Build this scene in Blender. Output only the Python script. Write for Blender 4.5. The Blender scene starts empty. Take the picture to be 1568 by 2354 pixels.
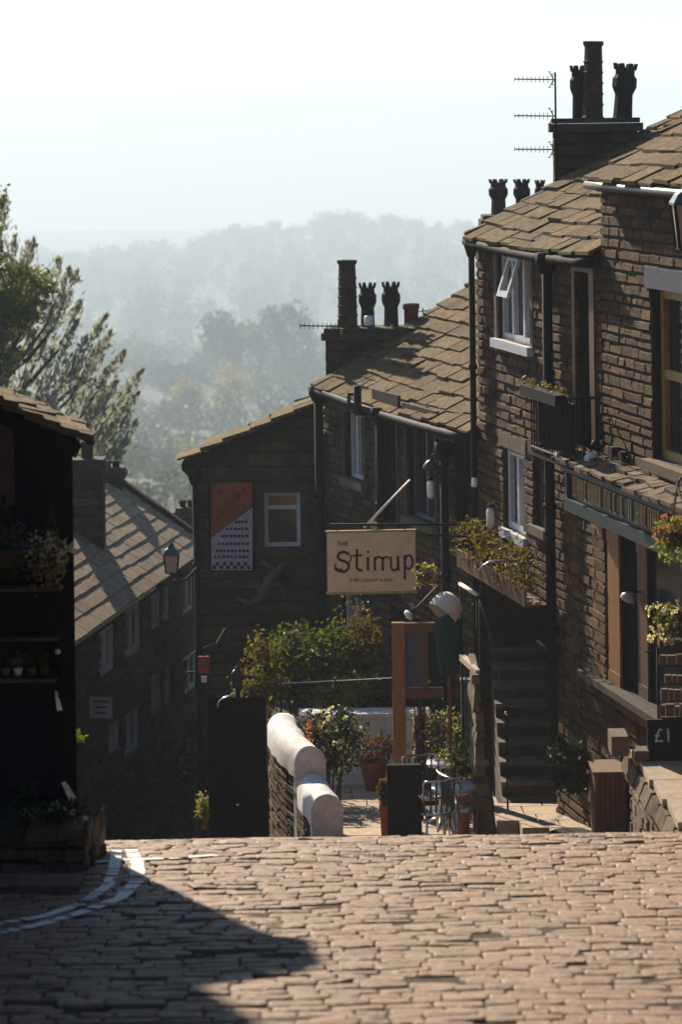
import bpy, math, random
from mathutils import Vector as V, Matrix, noise
C = bpy.context.scene.collection
scene = bpy.context.scene
R = math.radians

# ------------------------------------------------------------------ camera model (eye at the world origin)
F = 6000.0
PX, PY = 784.0, 285.0
ROLL = R(0.8)
FW = V((0, 1, 0)); RT = V((math.cos(ROLL), 0, -math.sin(ROLL))); UP = V((math.sin(ROLL), 0, math.cos(ROLL)))
def ray(px, py): return FW + RT * ((px - PX) / F) - UP * ((py - PY) / F)
def P(px, py, y): r = ray(px, py); return r * (y / r.y)
def proj(p): return (PX + F * p.dot(RT) / p.y, PY - F * p.dot(UP) / p.y)
def S(y): return y / F                                   # metres per photo pixel at depth y

# ------------------------------------------------------------------ materials
def nt(name):
    m = bpy.data.materials.new(name); m.use_nodes = True
    n = m.node_tree; n.nodes.clear()
    out = n.nodes.new('ShaderNodeOutputMaterial'); b = n.nodes.new('ShaderNodeBsdfPrincipled')
    n.links.new(b.outputs[0], out.inputs[0])
    return m, n, b, out
def nd(n, t, **kw):
    x = n.nodes.new(t)
    for k, v in kw.items(): setattr(x, k, v)
    return x
def c4(c): return (c[0], c[1], c[2], 1)
def noise_node(n, scale, detail=4, rough=.6, vec=None):
    x = nd(n, 'ShaderNodeTexNoise'); x.inputs['Scale'].default_value = scale
    x.inputs['Detail'].default_value = detail; x.inputs['Roughness'].default_value = rough
    n.links.new(vec, x.inputs['Vector']); return x
def ramp(n, fac, stops):
    x = nd(n, 'ShaderNodeValToRGB'); e = x.color_ramp.elements
    while len(e) < len(stops): e.new(.5)
    for i, (p, c) in enumerate(stops): e[i].position = p; e[i].color = c4(c)
    n.links.new(fac, x.inputs[0]); return x
def mixc(n, fac, a, b, mode='MIX'):
    x = nd(n, 'ShaderNodeMix', data_type='RGBA', blend_type=mode)
    for s, v in ((0, fac), (6, a), (7, b)):
        if hasattr(v, 'links'): n.links.new(v, x.inputs[s])
        elif isinstance(v, (int, float)): x.inputs[s].default_value = v
        else: x.inputs[s].default_value = c4(v)
    return x.outputs[2]

def m_stone(name, cols, rough=.9, mottle=.5, nscale=9, bump=.4, moss=None, mossamt=.5, bscale=28, spec=.25, polish=0):
    """natural stone: one tone per block, mottling, optional moss / lichen patches, grain bump"""
    m, n, b, out = nt(name)
    geo = nd(n, 'ShaderNodeNewGeometry'); tc = nd(n, 'ShaderNodeTexCoord'); vec = tc.outputs['Object']
    k = len(cols)
    base = ramp(n, geo.outputs['Random Per Island'], [(i / (k - 1), c) for i, c in enumerate(cols)]).outputs[0]
    nz = noise_node(n, nscale, 6, .65, vec)
    dk = ramp(n, nz.outputs[0], [(.3, (1 - mottle,) * 3), (.7, (1 + .25 * mottle,) * 3)]).outputs[0]
    col = mixc(n, 1.0, base, dk, 'MULTIPLY')
    if moss:
        nz2 = noise_node(n, nscale * .35, 5, .7, vec)
        f = ramp(n, nz2.outputs[0], [(1 - mossamt - .08, (0, 0, 0)), (1 - mossamt + .1, (1, 1, 1))]).outputs[0]
        col = mixc(n, f, col, moss)
    n.links.new(col, b.inputs['Base Color'])
    b.inputs['Roughness'].default_value = rough; b.inputs['Specular IOR Level'].default_value = spec
    if polish:
        pz_ = noise_node(n, 22, 3, .6, vec); rr_ = nd(n, 'ShaderNodeMapRange'); rr_.inputs[1].default_value = .35; rr_.inputs[2].default_value = .7; rr_.inputs[3].default_value = rough + .15; rr_.inputs[4].default_value = polish
        n.links.new(pz_.outputs[0], rr_.inputs[0]); n.links.new(rr_.outputs[0], b.inputs['Roughness'])
    bz = noise_node(n, bscale, 6, .7, vec)
    bp = nd(n, 'ShaderNodeBump'); bp.inputs['Strength'].default_value = bump; bp.inputs['Distance'].default_value = .05
    n.links.new(bz.outputs[0], bp.inputs['Height']); n.links.new(bp.outputs[0], b.inputs['Normal'])
    return m

def m_paint(name, col, rough=.5, wear=.25, metal=0.0, scale=14, spec=.4):
    m, n, b, out = nt(name)
    tc = nd(n, 'ShaderNodeTexCoord'); nz = noise_node(n, scale, 5, .65, tc.outputs['Object'])
    dk = ramp(n, nz.outputs[0], [(.32, (1 - wear,) * 3), (.62, (1, 1, 1))]).outputs[0]
    n.links.new(mixc(n, 1.0, col, dk, 'MULTIPLY'), b.inputs['Base Color'])
    b.inputs['Roughness'].default_value = rough; b.inputs['Metallic'].default_value = metal
    b.inputs['Specular IOR Level'].default_value = spec
    bp = nd(n, 'ShaderNodeBump'); bp.inputs['Strength'].default_value = .15; bp.inputs['Distance'].default_value = .01
    n.links.new(nz.outputs[0], bp.inputs['Height']); n.links.new(bp.outputs[0], b.inputs['Normal'])
    return m

def m_wood(name, col, rough=.6):
    m, n, b, out = nt(name)
    tc = nd(n, 'ShaderNodeTexCoord'); mp = nd(n, 'ShaderNodeMapping'); mp.inputs['Scale'].default_value = (30, 30, 2.5)
    n.links.new(tc.outputs['Object'], mp.inputs[0]); nz = noise_node(n, 1.5, 5, .6, mp.outputs[0])
    dk = ramp(n, nz.outputs[0], [(.3, tuple(c * .55 for c in col)), (.7, col)]).outputs[0]
    n.links.new(dk, b.inputs['Base Color']); b.inputs['Roughness'].default_value = rough
    return m

def m_leaf(name, cols, trans=.55, rough=.55, tint=(1.5, 1.5, .6)):
    m, n, b, out = nt(name)
    geo = nd(n, 'ShaderNodeNewGeometry'); k = len(cols)
    col = ramp(n, geo.outputs['Random Per Island'], [(i / (k - 1), c) for i, c in enumerate(cols)]).outputs[0]
    n.links.new(col, b.inputs['Base Color']); b.inputs['Roughness'].default_value = rough
    b.inputs['Specular IOR Level'].default_value = .3
    tr = nd(n, 'ShaderNodeBsdfTranslucent'); n.links.new(mixc(n, 1.0, col, tint, 'MULTIPLY'), tr.inputs[0])
    mx = nd(n, 'ShaderNodeMixShader'); mx.inputs[0].default_value = trans
    n.links.new(b.outputs[0], mx.inputs[1]); n.links.new(tr.outputs[0], mx.inputs[2]); n.links.new(mx.outputs[0], out.inputs[0])
    return m

def m_glass(name, col=(.015, .018, .022), rough=.12):
    m, n, b, out = nt(name)
    b.inputs['Base Color'].default_value = c4(col); b.inputs['Roughness'].default_value = rough
    b.inputs['Specular IOR Level'].default_value = .5
    return m

M = {}
def mats():
    M['gritstone'] = m_stone('gritstone', [(.045, .024, .009), (.165, .086, .033), (.085, .044, .017), (.225, .124, .050), (.12, .063, .025), (.068, .037, .016)], bump=.9, mottle=.65, nscale=12)
    M['gritstone_dark'] = m_stone('gritstone_dark', [(.035, .026, .018), (.105, .073, .045), (.055, .039, .026), (.135, .093, .058)], bump=.6)
    M['gritstone_mid'] = m_stone('gritstone_mid', [(.04, .024, .013), (.125, .073, .036), (.058, .036, .019), (.16, .10, .053), (.085, .051, .026)], bump=.8, mottle=.6, nscale=12)
    M['cast_grey'] = m_stone('cast_grey', [(.13, .12, .11), (.16, .15, .135)], bump=.4)
    M['mortar'] = m_stone('mortar', [(.035, .027, .02), (.05, .039, .03)], bump=.5)
    M['mortar_dark'] = m_stone('mortar_dark', [(.02, .018, .016), (.035, .03, .026)], bump=.5)
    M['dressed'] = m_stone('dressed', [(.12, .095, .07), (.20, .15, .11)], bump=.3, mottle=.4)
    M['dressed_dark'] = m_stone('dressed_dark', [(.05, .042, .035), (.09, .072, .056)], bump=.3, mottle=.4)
    M['slate_right'] = m_stone('slate_right', [(.12, .072, .030), (.27, .165, .068), (.17, .108, .048), (.33, .21, .09), (.22, .138, .06), (.155, .104, .06)], bump=.9, moss=(.16, .13, .03), mossamt=.42, nscale=14, mottle=.75)
    M['slate_left'] = m_stone('slate_left', [(.25, .185, .115), (.34, .255, .165), (.29, .215, .135), (.39, .295, .195)], bump=.5, nscale=9, mottle=.5)
    M['slate_low'] = m_stone('slate_low', [(.10, .07, .04), (.26, .18, .10), (.16, .115, .065), (.34, .25, .15)], bump=.8, moss=(.10, .085, .03), mossamt=.42, nscale=8)
    M['sett'] = m_stone('sett', [(.28, .162, .086), (.36, .22, .126), (.32, .192, .108), (.40, .25, .147), (.34, .21, .12)], bump=.7, rough=.65, mottle=.36, nscale=16, bscale=45, spec=.5, polish=.34)
    M['joint'] = m_stone('joint', [(.05, .04, .032), (.07, .055, .045)], bump=.6)
    M['bedding'] = m_stone('bedding', [(.10, .068, .048), (.13, .09, .062)], bump=.9, mottle=.5, nscale=20)
    M['flag'] = m_stone('flag', [(.42, .33, .24), (.50, .40, .30), (.46, .36, .27)], bump=.35, mottle=.3)
    M['rubble'] = m_stone('rubble', [(.10, .075, .05), (.27, .20, .13), (.17, .125, .085), (.34, .26, .18)], bump=1.0, moss=(.11, .10, .035), mossamt=.34)
    M['whitewash'] = m_paint('whitewash', (.78, .77, .74), .85, .30, scale=9)
    M['white_paint'] = m_paint('white_paint', (.62, .63, .66), .45, .15)
    M['road_paint'] = m_paint('road_paint', (.82, .80, .74), .7, .3, scale=40)
    M['black_iron'] = m_paint('black_iron', (.009, .009, .010), .75, .2, spec=.2)
    M['black_wood'] = m_paint('black_wood', (.009, .009, .010), .85, .25, spec=.15)
    M['soot'] = m_paint('soot', (.018, .014, .012), .9, .4, spec=.1)
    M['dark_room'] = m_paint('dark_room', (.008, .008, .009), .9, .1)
    M['gutter_grey'] = m_paint('gutter_grey', (.045, .042, .04), .45, .3, spec=.4)
    M['pot_clay'] = m_stone('pot_clay', [(.055, .032, .026), (.075, .042, .033)], bump=.3, mottle=.5)
    M['pot_black'] = m_stone('pot_black', [(.018, .017, .019), (.03, .028, .03)], bump=.3, mottle=.4)
    M['pot_red'] = m_stone('pot_red', [(.16, .06, .035), (.18, .065, .04)], bump=.3, mottle=.4)
    M['green_fascia'] = m_paint('green_fascia', (.016, .030, .026), .5, .2)
    M['gold'] = m_paint('gold', (.42, .33, .15), .45, .3)
    M['orange_wood'] = m_wood('orange_wood', (.36, .155, .04))
    M['brown_wood'] = m_wood('brown_wood', (.15, .062, .024))
    M['ochre_paint'] = m_paint('ochre_paint', (.36, .22, .05), .5, .3)
    M['slate_blue'] = m_paint('slate_blue', (.095, .10, .135), .6, .3)
    M['teal_paint'] = m_paint('teal_paint', (.01, .085, .10), .4, .3)
    M['glass'] = m_glass('glass')
    M['glass_pale'] = m_glass('glass_pale', (.05, .06, .075), .15)
    M['curtain_orange'] = m_paint('curtain_orange', (.40, .16, .06), .9, .3)
    M['curtain_white'] = m_paint('curtain_white', (.6, .62, .66), .9, .2)
    M['sign_tan'] = m_paint('sign_tan', (.74, .61, .40), .6, .18, scale=8)
    M['sign_ink'] = m_paint('sign_ink', (.016, .014, .012), .6, .1)
    M['sign_brown'] = m_paint('sign_brown', (.24, .12, .05), .6, .1)
    M['poster_orange'] = m_paint('poster_orange', (.34, .075, .022), .5, .5, scale=5)
    M['poster_pale'] = m_paint('poster_pale', (.42, .40, .46), .5, .15)
    M['pink_glass'] = m_paint('pink_glass', (.62, .40, .32), .35, .1)
    M['steel'] = m_paint('steel', (.55, .55, .57), .25, .1, metal=1.0)
    M['table_top'] = m_paint('table_top', (.75, .76, .80), .2, .1, spec=.6)
    M['terracotta'] = m_paint('terracotta', (.30, .085, .045), .8, .3)
    M['canvas'] = m_paint('canvas', (.80, .74, .62), .9, .1)
    M['teal_cloth'] = m_paint('teal_cloth', (.012, .045, .05), .9, .3)
    M['white_plastic'] = m_paint('white_plastic', (.78, .78, .78), .4, .08)
    M['wicker'] = m_stone('wicker', [(.10, .06, .03), (.16, .10, .05)], bump=1.0, bscale=70)
    M['chalk'] = m_paint('chalk', (.60, .64, .68), .9, .3, scale=60)
    M['rack_red'] = m_paint('rack_red', (.12, .06, .045), .6, .3)
    M['red_paint'] = m_paint('red_paint', (.42, .03, .025), .5, .2)
    M['bark'] = m_stone('bark', [(.05, .038, .028), (.09, .07, .05)], bump=1.0)
    M['leaf_shrub'] = m_leaf('leaf_shrub', [(.018, .03, .008), (.06, .075, .018), (.035, .052, .013), (.12, .12, .03), (.028, .045, .014)])
    M['leaf_gold'] = m_leaf('leaf_gold', [(.07, .068, .014), (.15, .125, .028), (.045, .05, .012), (.11, .09, .022)])
    M['leaf_olive'] = m_leaf('leaf_olive', [(.05, .042, .013), (.10, .08, .025), (.035, .032, .01), (.12, .085, .032), (.065, .06, .02)])
    M['leaf_rust'] = m_leaf('leaf_rust', [(.06, .04, .014), (.13, .08, .034), (.045, .04, .014), (.10, .085, .028)])
    M['leaf_dark'] = m_leaf('leaf_dark', [(.012, .02, .009), (.03, .042, .018), (.02, .03, .012)], .3)
    M['leaf_lime'] = m_leaf('leaf_lime', [(.12, .15, .02), (.20, .22, .04), (.09, .12, .02)])
    M['leaf_pale'] = m_leaf('leaf_pale', [(.16, .14, .065), (.30, .26, .14), (.10, .10, .04), (.38, .33, .20)])
    M['leaf_conifer_hazed'] = m_leaf('leaf_conifer_hazed', [(.19, .20, .17), (.29, .30, .26), (.23, .24, .20), (.32, .305, .245)], .5, tint=(1.25, 1.25, .95))  # greyed and paled: distance haze put into the leaf colour
    M['leaf_tree'] = m_leaf('leaf_tree', [(.055, .07, .012), (.10, .12, .02), (.075, .09, .015), (.15, .14, .03)], .45)
    M['leaf_far'] = m_leaf('leaf_far', [(.03, .045, .022), (.06, .075, .035), (.045, .06, .03)], .3)
    M['leaf_autumn'] = m_leaf('leaf_autumn', [(.17, .14, .08), (.25, .21, .13), (.20, .165, .10)], .45)
    M['petal_red'] = m_leaf('petal_red', [(.24, .015, .02), (.36, .04, .045), (.18, .012, .018)], .4)
    M['petal_purple'] = m_leaf('petal_purple', [(.10, .06, .14), (.16, .10, .21), (.08, .04, .12)], .4)
    M['petal_white'] = m_leaf('petal_white', [(.46, .42, .36), (.60, .55, .47), (.34, .30, .26)], .4)
    M['petal_pink'] = m_leaf('petal_pink', [(.32, .10, .12), (.42, .20, .20)], .4)
    M['field'] = m_stone('field', [(.028, .04, .014), (.034, .045, .016)], bump=.2, nscale=.02, mottle=.5)
    M['village'] = m_stone('village', [(.20, .18, .15), (.30, .27, .23)], bump=.2)
    M['village_roof'] = m_stone('village_roof', [(.16, .15, .15), (.22, .20, .20)], bump=.2)
    M['village_pale'] = m_paint('village_pale', (.55, .50, .46), .8, .1)
    M['black_pipe'] = m_paint('black_pipe', (.008, .008, .008), .8, .2, spec=.15)
mats()

# ------------------------------------------------------------------ mesh builder
class MB:
    def __init__(s): s.v = []; s.f = []; s.mi = []; s.sm = []
    def quad(s, *pts, mi=0, smooth=False):
        b = len(s.v); s.v += [tuple(p) for p in pts]; s.f.append(tuple(range(b, b + len(pts)))); s.mi.append(mi); s.sm.append(smooth)
    def raw(s, verts, faces, mi=0, smooth=False):
        b = len(s.v); s.v += [tuple(p) for p in verts]
        for f in faces: s.f.append(tuple(b + i for i in f)); s.mi.append(mi); s.sm.append(smooth)
    def hexa(s, p, mi=0):     # p: 4 bottom (ccw from above) + 4 top
        s.raw(p, [(3, 2, 1, 0), (4, 5, 6, 7), (0, 1, 5, 4), (1, 2, 6, 5), (2, 3, 7, 6), (3, 0, 4, 7)], mi)
    def box(s, c, ax, ay, az, mi=0):   # centre and three half vectors
        c, ax, ay, az = V(c), V(ax), V(ay), V(az)
        s.hexa([c - ax - ay - az, c + ax - ay - az, c + ax + ay - az, c - ax + ay - az,
                c - ax - ay + az, c + ax - ay + az, c + ax + ay + az, c - ax + ay + az], mi)
    def abox(s, x0, x1, y0, y1, z0, z1, mi=0):
        s.hexa([(x0, y0, z0), (x1, y0, z0), (x1, y1, z0), (x0, y1, z0), (x0, y0, z1), (x1, y0, z1), (x1, y1, z1), (x0, y1, z1)], mi)
    def pbox(s, pl, u0, u1, z0, z1, o0, o1, mi=0):
        q = lambda u, z, o: pl.pt(u, z, o)
        s.hexa([q(u0, z0, o1), q(u1, z0, o1), q(u1, z0, o0), q(u0, z0, o0), q(u0, z1, o1), q(u1, z1, o1), q(u1, z1, o0), q(u0, z1, o0)], mi)
    def tube(s, pts, r, n=8, mi=0, cap=True):
        pts = [V(p) for p in pts]; rr = r if isinstance(r, (list, tuple)) else [r] * len(pts)
        rings = []; prev = None
        for i, p in enumerate(pts):
            t = (pts[min(i + 1, len(pts) - 1)] - pts[max(i - 1, 0)]).normalized()
            a = t.orthogonal().normalized() if prev is None else (prev - t * prev.dot(t)).normalized()
            prev = a; b = t.cross(a)
            rings.append([p + (a * math.cos(2 * math.pi * k / n) + b * math.sin(2 * math.pi * k / n)) * rr[i] for k in range(n)])
        vs = [q for ring in rings for q in ring]; fs = []
        for i in range(len(pts) - 1):
            for k in range(n): fs.append((i * n + k, i * n + (k + 1) % n, (i + 1) * n + (k + 1) % n, (i + 1) * n + k))
        if cap: fs.append(tuple(reversed(range(n)))); fs.append(tuple((len(pts) - 1) * n + k for k in range(n)))
        s.raw(vs, fs, mi, n > 5)
    def lathe(s, o, prof, n=12, mi=0, axis=None, sq=False, smooth=True):
        o = V(o); az = V(axis).normalized() if axis else V((0, 0, 1)); ax = V((1, 0, 0)) if axis is None else az.orthogonal().normalized(); ay = az.cross(ax)
        vs = []; fs = []
        ph = math.pi / n if sq else 0
        for (r, z) in prof:
            for k in range(n):
                a = 2 * math.pi * k / n + ph; vs.append(o + ax * (r * math.cos(a)) + ay * (r * math.sin(a)) + az * z)
        for i in range(len(prof) - 1):
            for k in range(n): fs.append((i * n + k, i * n + (k + 1) % n, (i + 1) * n + (k + 1) % n, (i + 1) * n + k))
        fs.append(tuple(reversed(range(n)))); fs.append(tuple((len(prof) - 1) * n + k for k in range(n)))
        s.raw(vs, fs, mi, smooth)
    def leaf(s, c, size, rng, mi=0, up=None, asp=.55):
        a = V((rng.gauss(0, 1), rng.gauss(0, 1), rng.gauss(0, 1)))
        if up is not None: a = a * .45 + up
        a = a.normalized() if a.length > 1e-4 else V((0, 0, 1))
        b = a.orthogonal().normalized(); q = a.cross(b); t = rng.uniform(0, 6.28); b = b * math.cos(t) + q * math.sin(t)
        L = size * rng.uniform(.7, 1.3); W = L * asp; c = V(c); nn = a.cross(b) * (W * .25)
        s.raw([c - a * L * .5, c + b * W * .5 + nn, c + a * L * .5, c - b * W * .5 + nn], [(0, 1, 2, 3)], mi)
    def crown(s, c, rad, clumps, per, size, rng, mi=0, spread=.28, shell=.55, flat=0, droop=0, up=None, asp=.55):
        c = V(c); rx, ry, rz = rad
        for _ in range(clumps):
            d = V((rng.gauss(0, 1), rng.gauss(0, 1), rng.gauss(0, 1))).normalized() * (shell + (1 - shell) * rng.random()) if rng.random() < .85 else V((rng.uniform(-.5, .5),) * 3)
            if flat and d.z < -flat: d.z = -flat * rng.random()
            cc = c + V((d.x * rx, d.y * ry, d.z * rz)); k = rng.uniform(.6, 1.3)
            for _ in range(int(per * k)):
                e = V((rng.gauss(0, spread * rx * k), rng.gauss(0, spread * ry * k), rng.gauss(0, spread * rz * k)))
                p = cc + e
                if droop: p.z -= droop * rng.random() ** 2
                s.leaf(p, size, rng, mi, up, asp)
    def obj(s, name, mat, parent=None, smooth=None):
        me = bpy.data.meshes.new(name); me.from_pydata(s.v, [], s.f)
        for m in (mat if isinstance(mat, (list, tuple)) else [mat]): me.materials.append(M[m])
        me.polygons.foreach_set('material_index', s.mi)
        me.polygons.foreach_set('use_smooth', s.sm if smooth is None else [smooth] * len(s.sm))
        me.update(); o = bpy.data.objects.new(name, me); C.objects.link(o)
        if parent is not None:
            o.parent = parent; o.matrix_parent_inverse = world(parent).inverted()
        return o
def world(o):
    m = o.matrix_basis.copy()
    if o.parent is not None: m = world(o.parent) @ o.matrix_parent_inverse @ m
    return m
def thing(name, label, cat, loc=(0, 0, 0), group=None):
    o = bpy.data.objects.new(name, None); C.objects.link(o); o.location = loc
    return tag(o, label, cat, group)
def tag(o, label, cat, group=None):
    o['label'] = label; o['category'] = cat
    if group: o['group'] = group
    return o
def structure(o, kind='structure', label=None):
    o['kind'] = kind
    if label: o['label'] = label
    return o

# ------------------------------------------------------------------ wall planes
class Plane:
    """vertical wall plane through plan point (x0,y0) along plan direction (dx,dy); n points outward"""
    def __init__(s, x0, y0, dx, dy, side):
        s.o = V((x0, y0, 0)); s.d = V((dx, dy, 0)).normalized(); s.n = V((s.d.y, -s.d.x, 0)) * side
    def pt(s, u, z, off=0): return s.o + s.d * u + s.n * off + V((0, 0, z))
    def pix(s, px, py, off=0):
        r = ray(px, py); o = s.o + s.n * off
        t = o.dot(s.n) / r.dot(s.n); p = r * t
        return ((p - s.o).dot(s.d), p.z)
    def rect(s, pl, pr, yt, yb, off=0):
        """photo columns pl..pr, rows yt..yb read at the middle column -> u0,u1,z0,z1"""
        m = (pl + pr) / 2
        a = s.pix(pl, yt, off)[0]; b = s.pix(pr, yt, off)[0]
        return (min(a, b), max(a, b), s.pix(m, yb, off)[1], s.pix(m, yt, off)[1])

def wall_sheet(mb, pl, u0, u1, z0, top, holes, depth=.16, mi=0, mi_in=1):
    tf = top if callable(top) else (lambda u: top)
    us = sorted({u0, u1, *[h[0] for h in holes], *[h[1] for h in holes]}); us = [u for u in us if u0 <= u <= u1]
    zmin = min(tf(u0), tf(u1))
    zs = sorted({z0, *[h[2] for h in holes], *[h[3] for h in holes]}); zs = [z for z in zs if z0 <= z < zmin - .01]
    for i in range(len(us) - 1):
        a, b = us[i], us[i + 1]
        for j in range(len(zs)):
            lo = zs[j]; m = (a + b) / 2
            if j + 1 < len(zs): ha = hb = zs[j + 1]
            else: ha, hb = tf(a), tf(b)
            mz = (lo + ha) / 2
            if any(h[0] < m < h[1] and h[2] < mz < h[3] for h in holes): continue
            mb.quad(pl.pt(a, lo), pl.pt(b, lo), pl.pt(b, hb), pl.pt(a, ha), mi=mi)
    for (a, b, lo, hi) in [h[:4] for h in holes]:
        for q in (((a, lo), (b, lo)), ((b, lo), (b, hi)), ((b, hi), (a, hi)), ((a, hi), (a, lo))):
            mb.quad(pl.pt(*q[0]), pl.pt(*q[1]), pl.pt(*q[1], -depth), pl.pt(*q[0], -depth), mi=mi_in)

def masonry(mb, pl, u0, u1, z0, top, holes, rng, course=.15, lens=(.22, .5), prot=.03, joint=.013, mi=0, wob=.004):
    tf = top if callable(top) else (lambda u: top)
    zmax = max(tf(u0), tf(u1), tf((u0 + u1) / 2)); z = z0
    while z < zmax - .03:
        h = course * rng.uniform(.82, 1.2); zt = z + h; zm = z + h / 2; pc = prot * rng.uniform(.42, .62)
        segs = [(u0, u1)]
        for (a, b, lo, hi) in [q[:4] for q in holes]:
            if lo - .02 < zm < hi + .02:
                segs = [x for s0, s1 in segs for x in ((s0, min(s1, a)), (max(s0, b), s1)) if x[1] - x[0] > .03]
        for s0, s1 in segs:
            u = s0
            while u < s1 - .02:
                w = rng.uniform(*lens)
                if s1 - (u + w) < lens[0] * .5: w = s1 - u
                ta, tb = min(zt, tf(u)), min(zt, tf(u + w))
                if min(ta, tb) - z > .03:
                    p = pc + prot * rng.uniform(-.10, .14) + (prot * rng.uniform(-.3, .3) if rng.random() < .10 else 0); j = joint * .62; jv = joint * rng.uniform(.10, .32); c = min(.008, p)
                    g = lambda uu, zz, o: pl.pt(uu, zz + rng.uniform(-wob, wob), o)
                    t1, t2 = ta - j, tb - j
                    pp = [g(u + jv, z + j, -.004), g(u + w - jv, z + j, -.004), g(u + w - jv, t2, -.004), g(u + jv, t1, -.004)]
                    dz = rng.uniform(-.006, .006); ct = rng.uniform(.006, .026)
                    ff = [g(u + jv + c * .5, z + j + c, p - dz), g(u + w - jv - c * .5, z + j + c, p + rng.uniform(-.003, .003)), g(u + w - jv - c * .5, t2 - ct, p + dz - .004), g(u + jv + c * .5, t1 - ct, p + rng.uniform(-.003, .003))]
                    mb.raw(pp + ff, [(4, 5, 6, 7), (0, 1, 5, 4), (1, 2, 6, 5), (2, 3, 7, 6), (3, 0, 4, 7)], mi)
                u += w
        z = zt

def roof(name, parent, mat, O, d, up, L, slope_len, rng, course=(.36, .22), widths=(.3, .65), th=.035, over=.06, sag=0.0, under=True, jit=1.0, lift0=.042):
    """stone-slate roof: O eave corner, d unit along eave, up unit up-slope"""
    O = V(O); d = V(d).normalized(); up = V(up).normalized(); n = d.cross(up).normalized()
    if n.z < 0: n = -n
    mb = MB(); a = -over
    if under:
        b0, b1 = -.10 - sag, -.008 - sag
        mb.hexa([O + n * b0, O + d * L + n * b0, O + d * L + up * slope_len + n * b0, O + up * slope_len + n * b0,
                 O + n * b1, O + d * L + n * b1, O + d * L + up * slope_len + n * b1, O + up * slope_len + n * b1], 1)
    while a < slope_len - .03:
        t = max(0, a / slope_len); c = course[0] + (course[1] - course[0]) * t; c *= rng.uniform(.92, 1.08)
        x = -rng.uniform(0, .1)
        while x < L:
            w = rng.uniform(*widths) * (1.1 - .35 * t)
            x1 = min(x + w, L + rng.uniform(0, .05))
            g = .006; a0 = a + rng.uniform(-.025, .025) * jit; a1 = min(a + c + .10, slope_len + .02)
            k = th * rng.uniform(.75, 1.4); lift = lift0 + rng.uniform(-.008, .016) * jit
            s0 = -sag * math.sin(math.pi * min(max(x / L, 0), 1)); s1 = -sag * math.sin(math.pi * min(max(x1 / L, 0), 1))
            q = lambda xx, aa, hh: O + d * xx + up * aa + n * hh
            l2 = lift + rng.uniform(-.010, .010) * jit; j = rng.uniform(-.012, .012)
            mb.hexa([q(x + g, a0, lift + s0), q(x1 - g, a0 + j, l2 + s1), q(x1 - g, a1, .002 + s1), q(x + g, a1, .002 + s0),
                     q(x + g, a0 + .01, lift + k + s0), q(x1 - g, a0 + j + .01, l2 + k + s1), q(x1 - g, a1, .002 + k + s1), q(x + g, a1, .002 + k + s0)])
            x = x1
        a += c
    return mb.obj(name, [mat, 'soot'], parent)

def window(parent, pl, rc, frame='white_paint', glass='glass', lights=2, transom=None, depth=.13, fw=.05, sill='dressed', lintel=None, jamb=None, name='window', silld=.06, lh=.16):
    u0, u1, z0, z1 = rc
    g = MB(); g.quad(pl.pt(u0, z0, -depth), pl.pt(u1, z0, -depth), pl.pt(u1, z1, -depth), pl.pt(u0, z1, -depth))
    g.quad(pl.pt(u0, z0, -depth - .02), pl.pt(u1, z0, -depth - .02), pl.pt(u1, z1, -depth - .02), pl.pt(u0, z1, -depth - .02))
    w = g.obj(name, glass, parent)
    f = MB(); o0, o1 = -depth + .004, -depth + .06
    f.pbox(pl, u0, u0 + fw, z0, z1, o0, o1); f.pbox(pl, u1 - fw, u1, z0, z1, o0, o1)
    f.pbox(pl, u0 + fw, u1 - fw, z0, z0 + fw, o0, o1); f.pbox(pl, u0 + fw, u1 - fw, z1 - fw, z1, o0, o1)
    for i in range(1, lights):
        c = u0 + (u1 - u0) * i / lights; f.pbox(pl, c - fw * .5, c + fw * .5, z0 + fw, z1 - fw, o0, o1 + .003)
    if transom: zt = z0 + (z1 - z0) * transom; f.pbox(pl, u0 + fw, u1 - fw, zt - fw * .5, zt + fw * .5, o0, o1 - .004)
    f.obj('frame', frame, w)
    if sill:
        s = MB(); s.pbox(pl, u0 - .08, u1 + .08, z0 - .10, z0 - .002, -depth + .002, silld); s.obj('sill', sill, w)
    if lintel:
        s = MB(); s.pbox(pl, u0 - .12, u1 + .12, z1 + .002, z1 + lh, -.01, .033); s.obj('lintel', lintel, w)
    if jamb:
        for a, b in ((u0 - .10, u0 - .002), (u1 + .002, u1 + .10)): s = MB(); s.pbox(pl, a, b, z0, z1, -.01, .03); s.obj('jamb', jamb, w)
    return w

def grow(rc, a=0, b=0): return (rc[0] - a, rc[1] + a, rc[2] - b, rc[3] + b)

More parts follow.
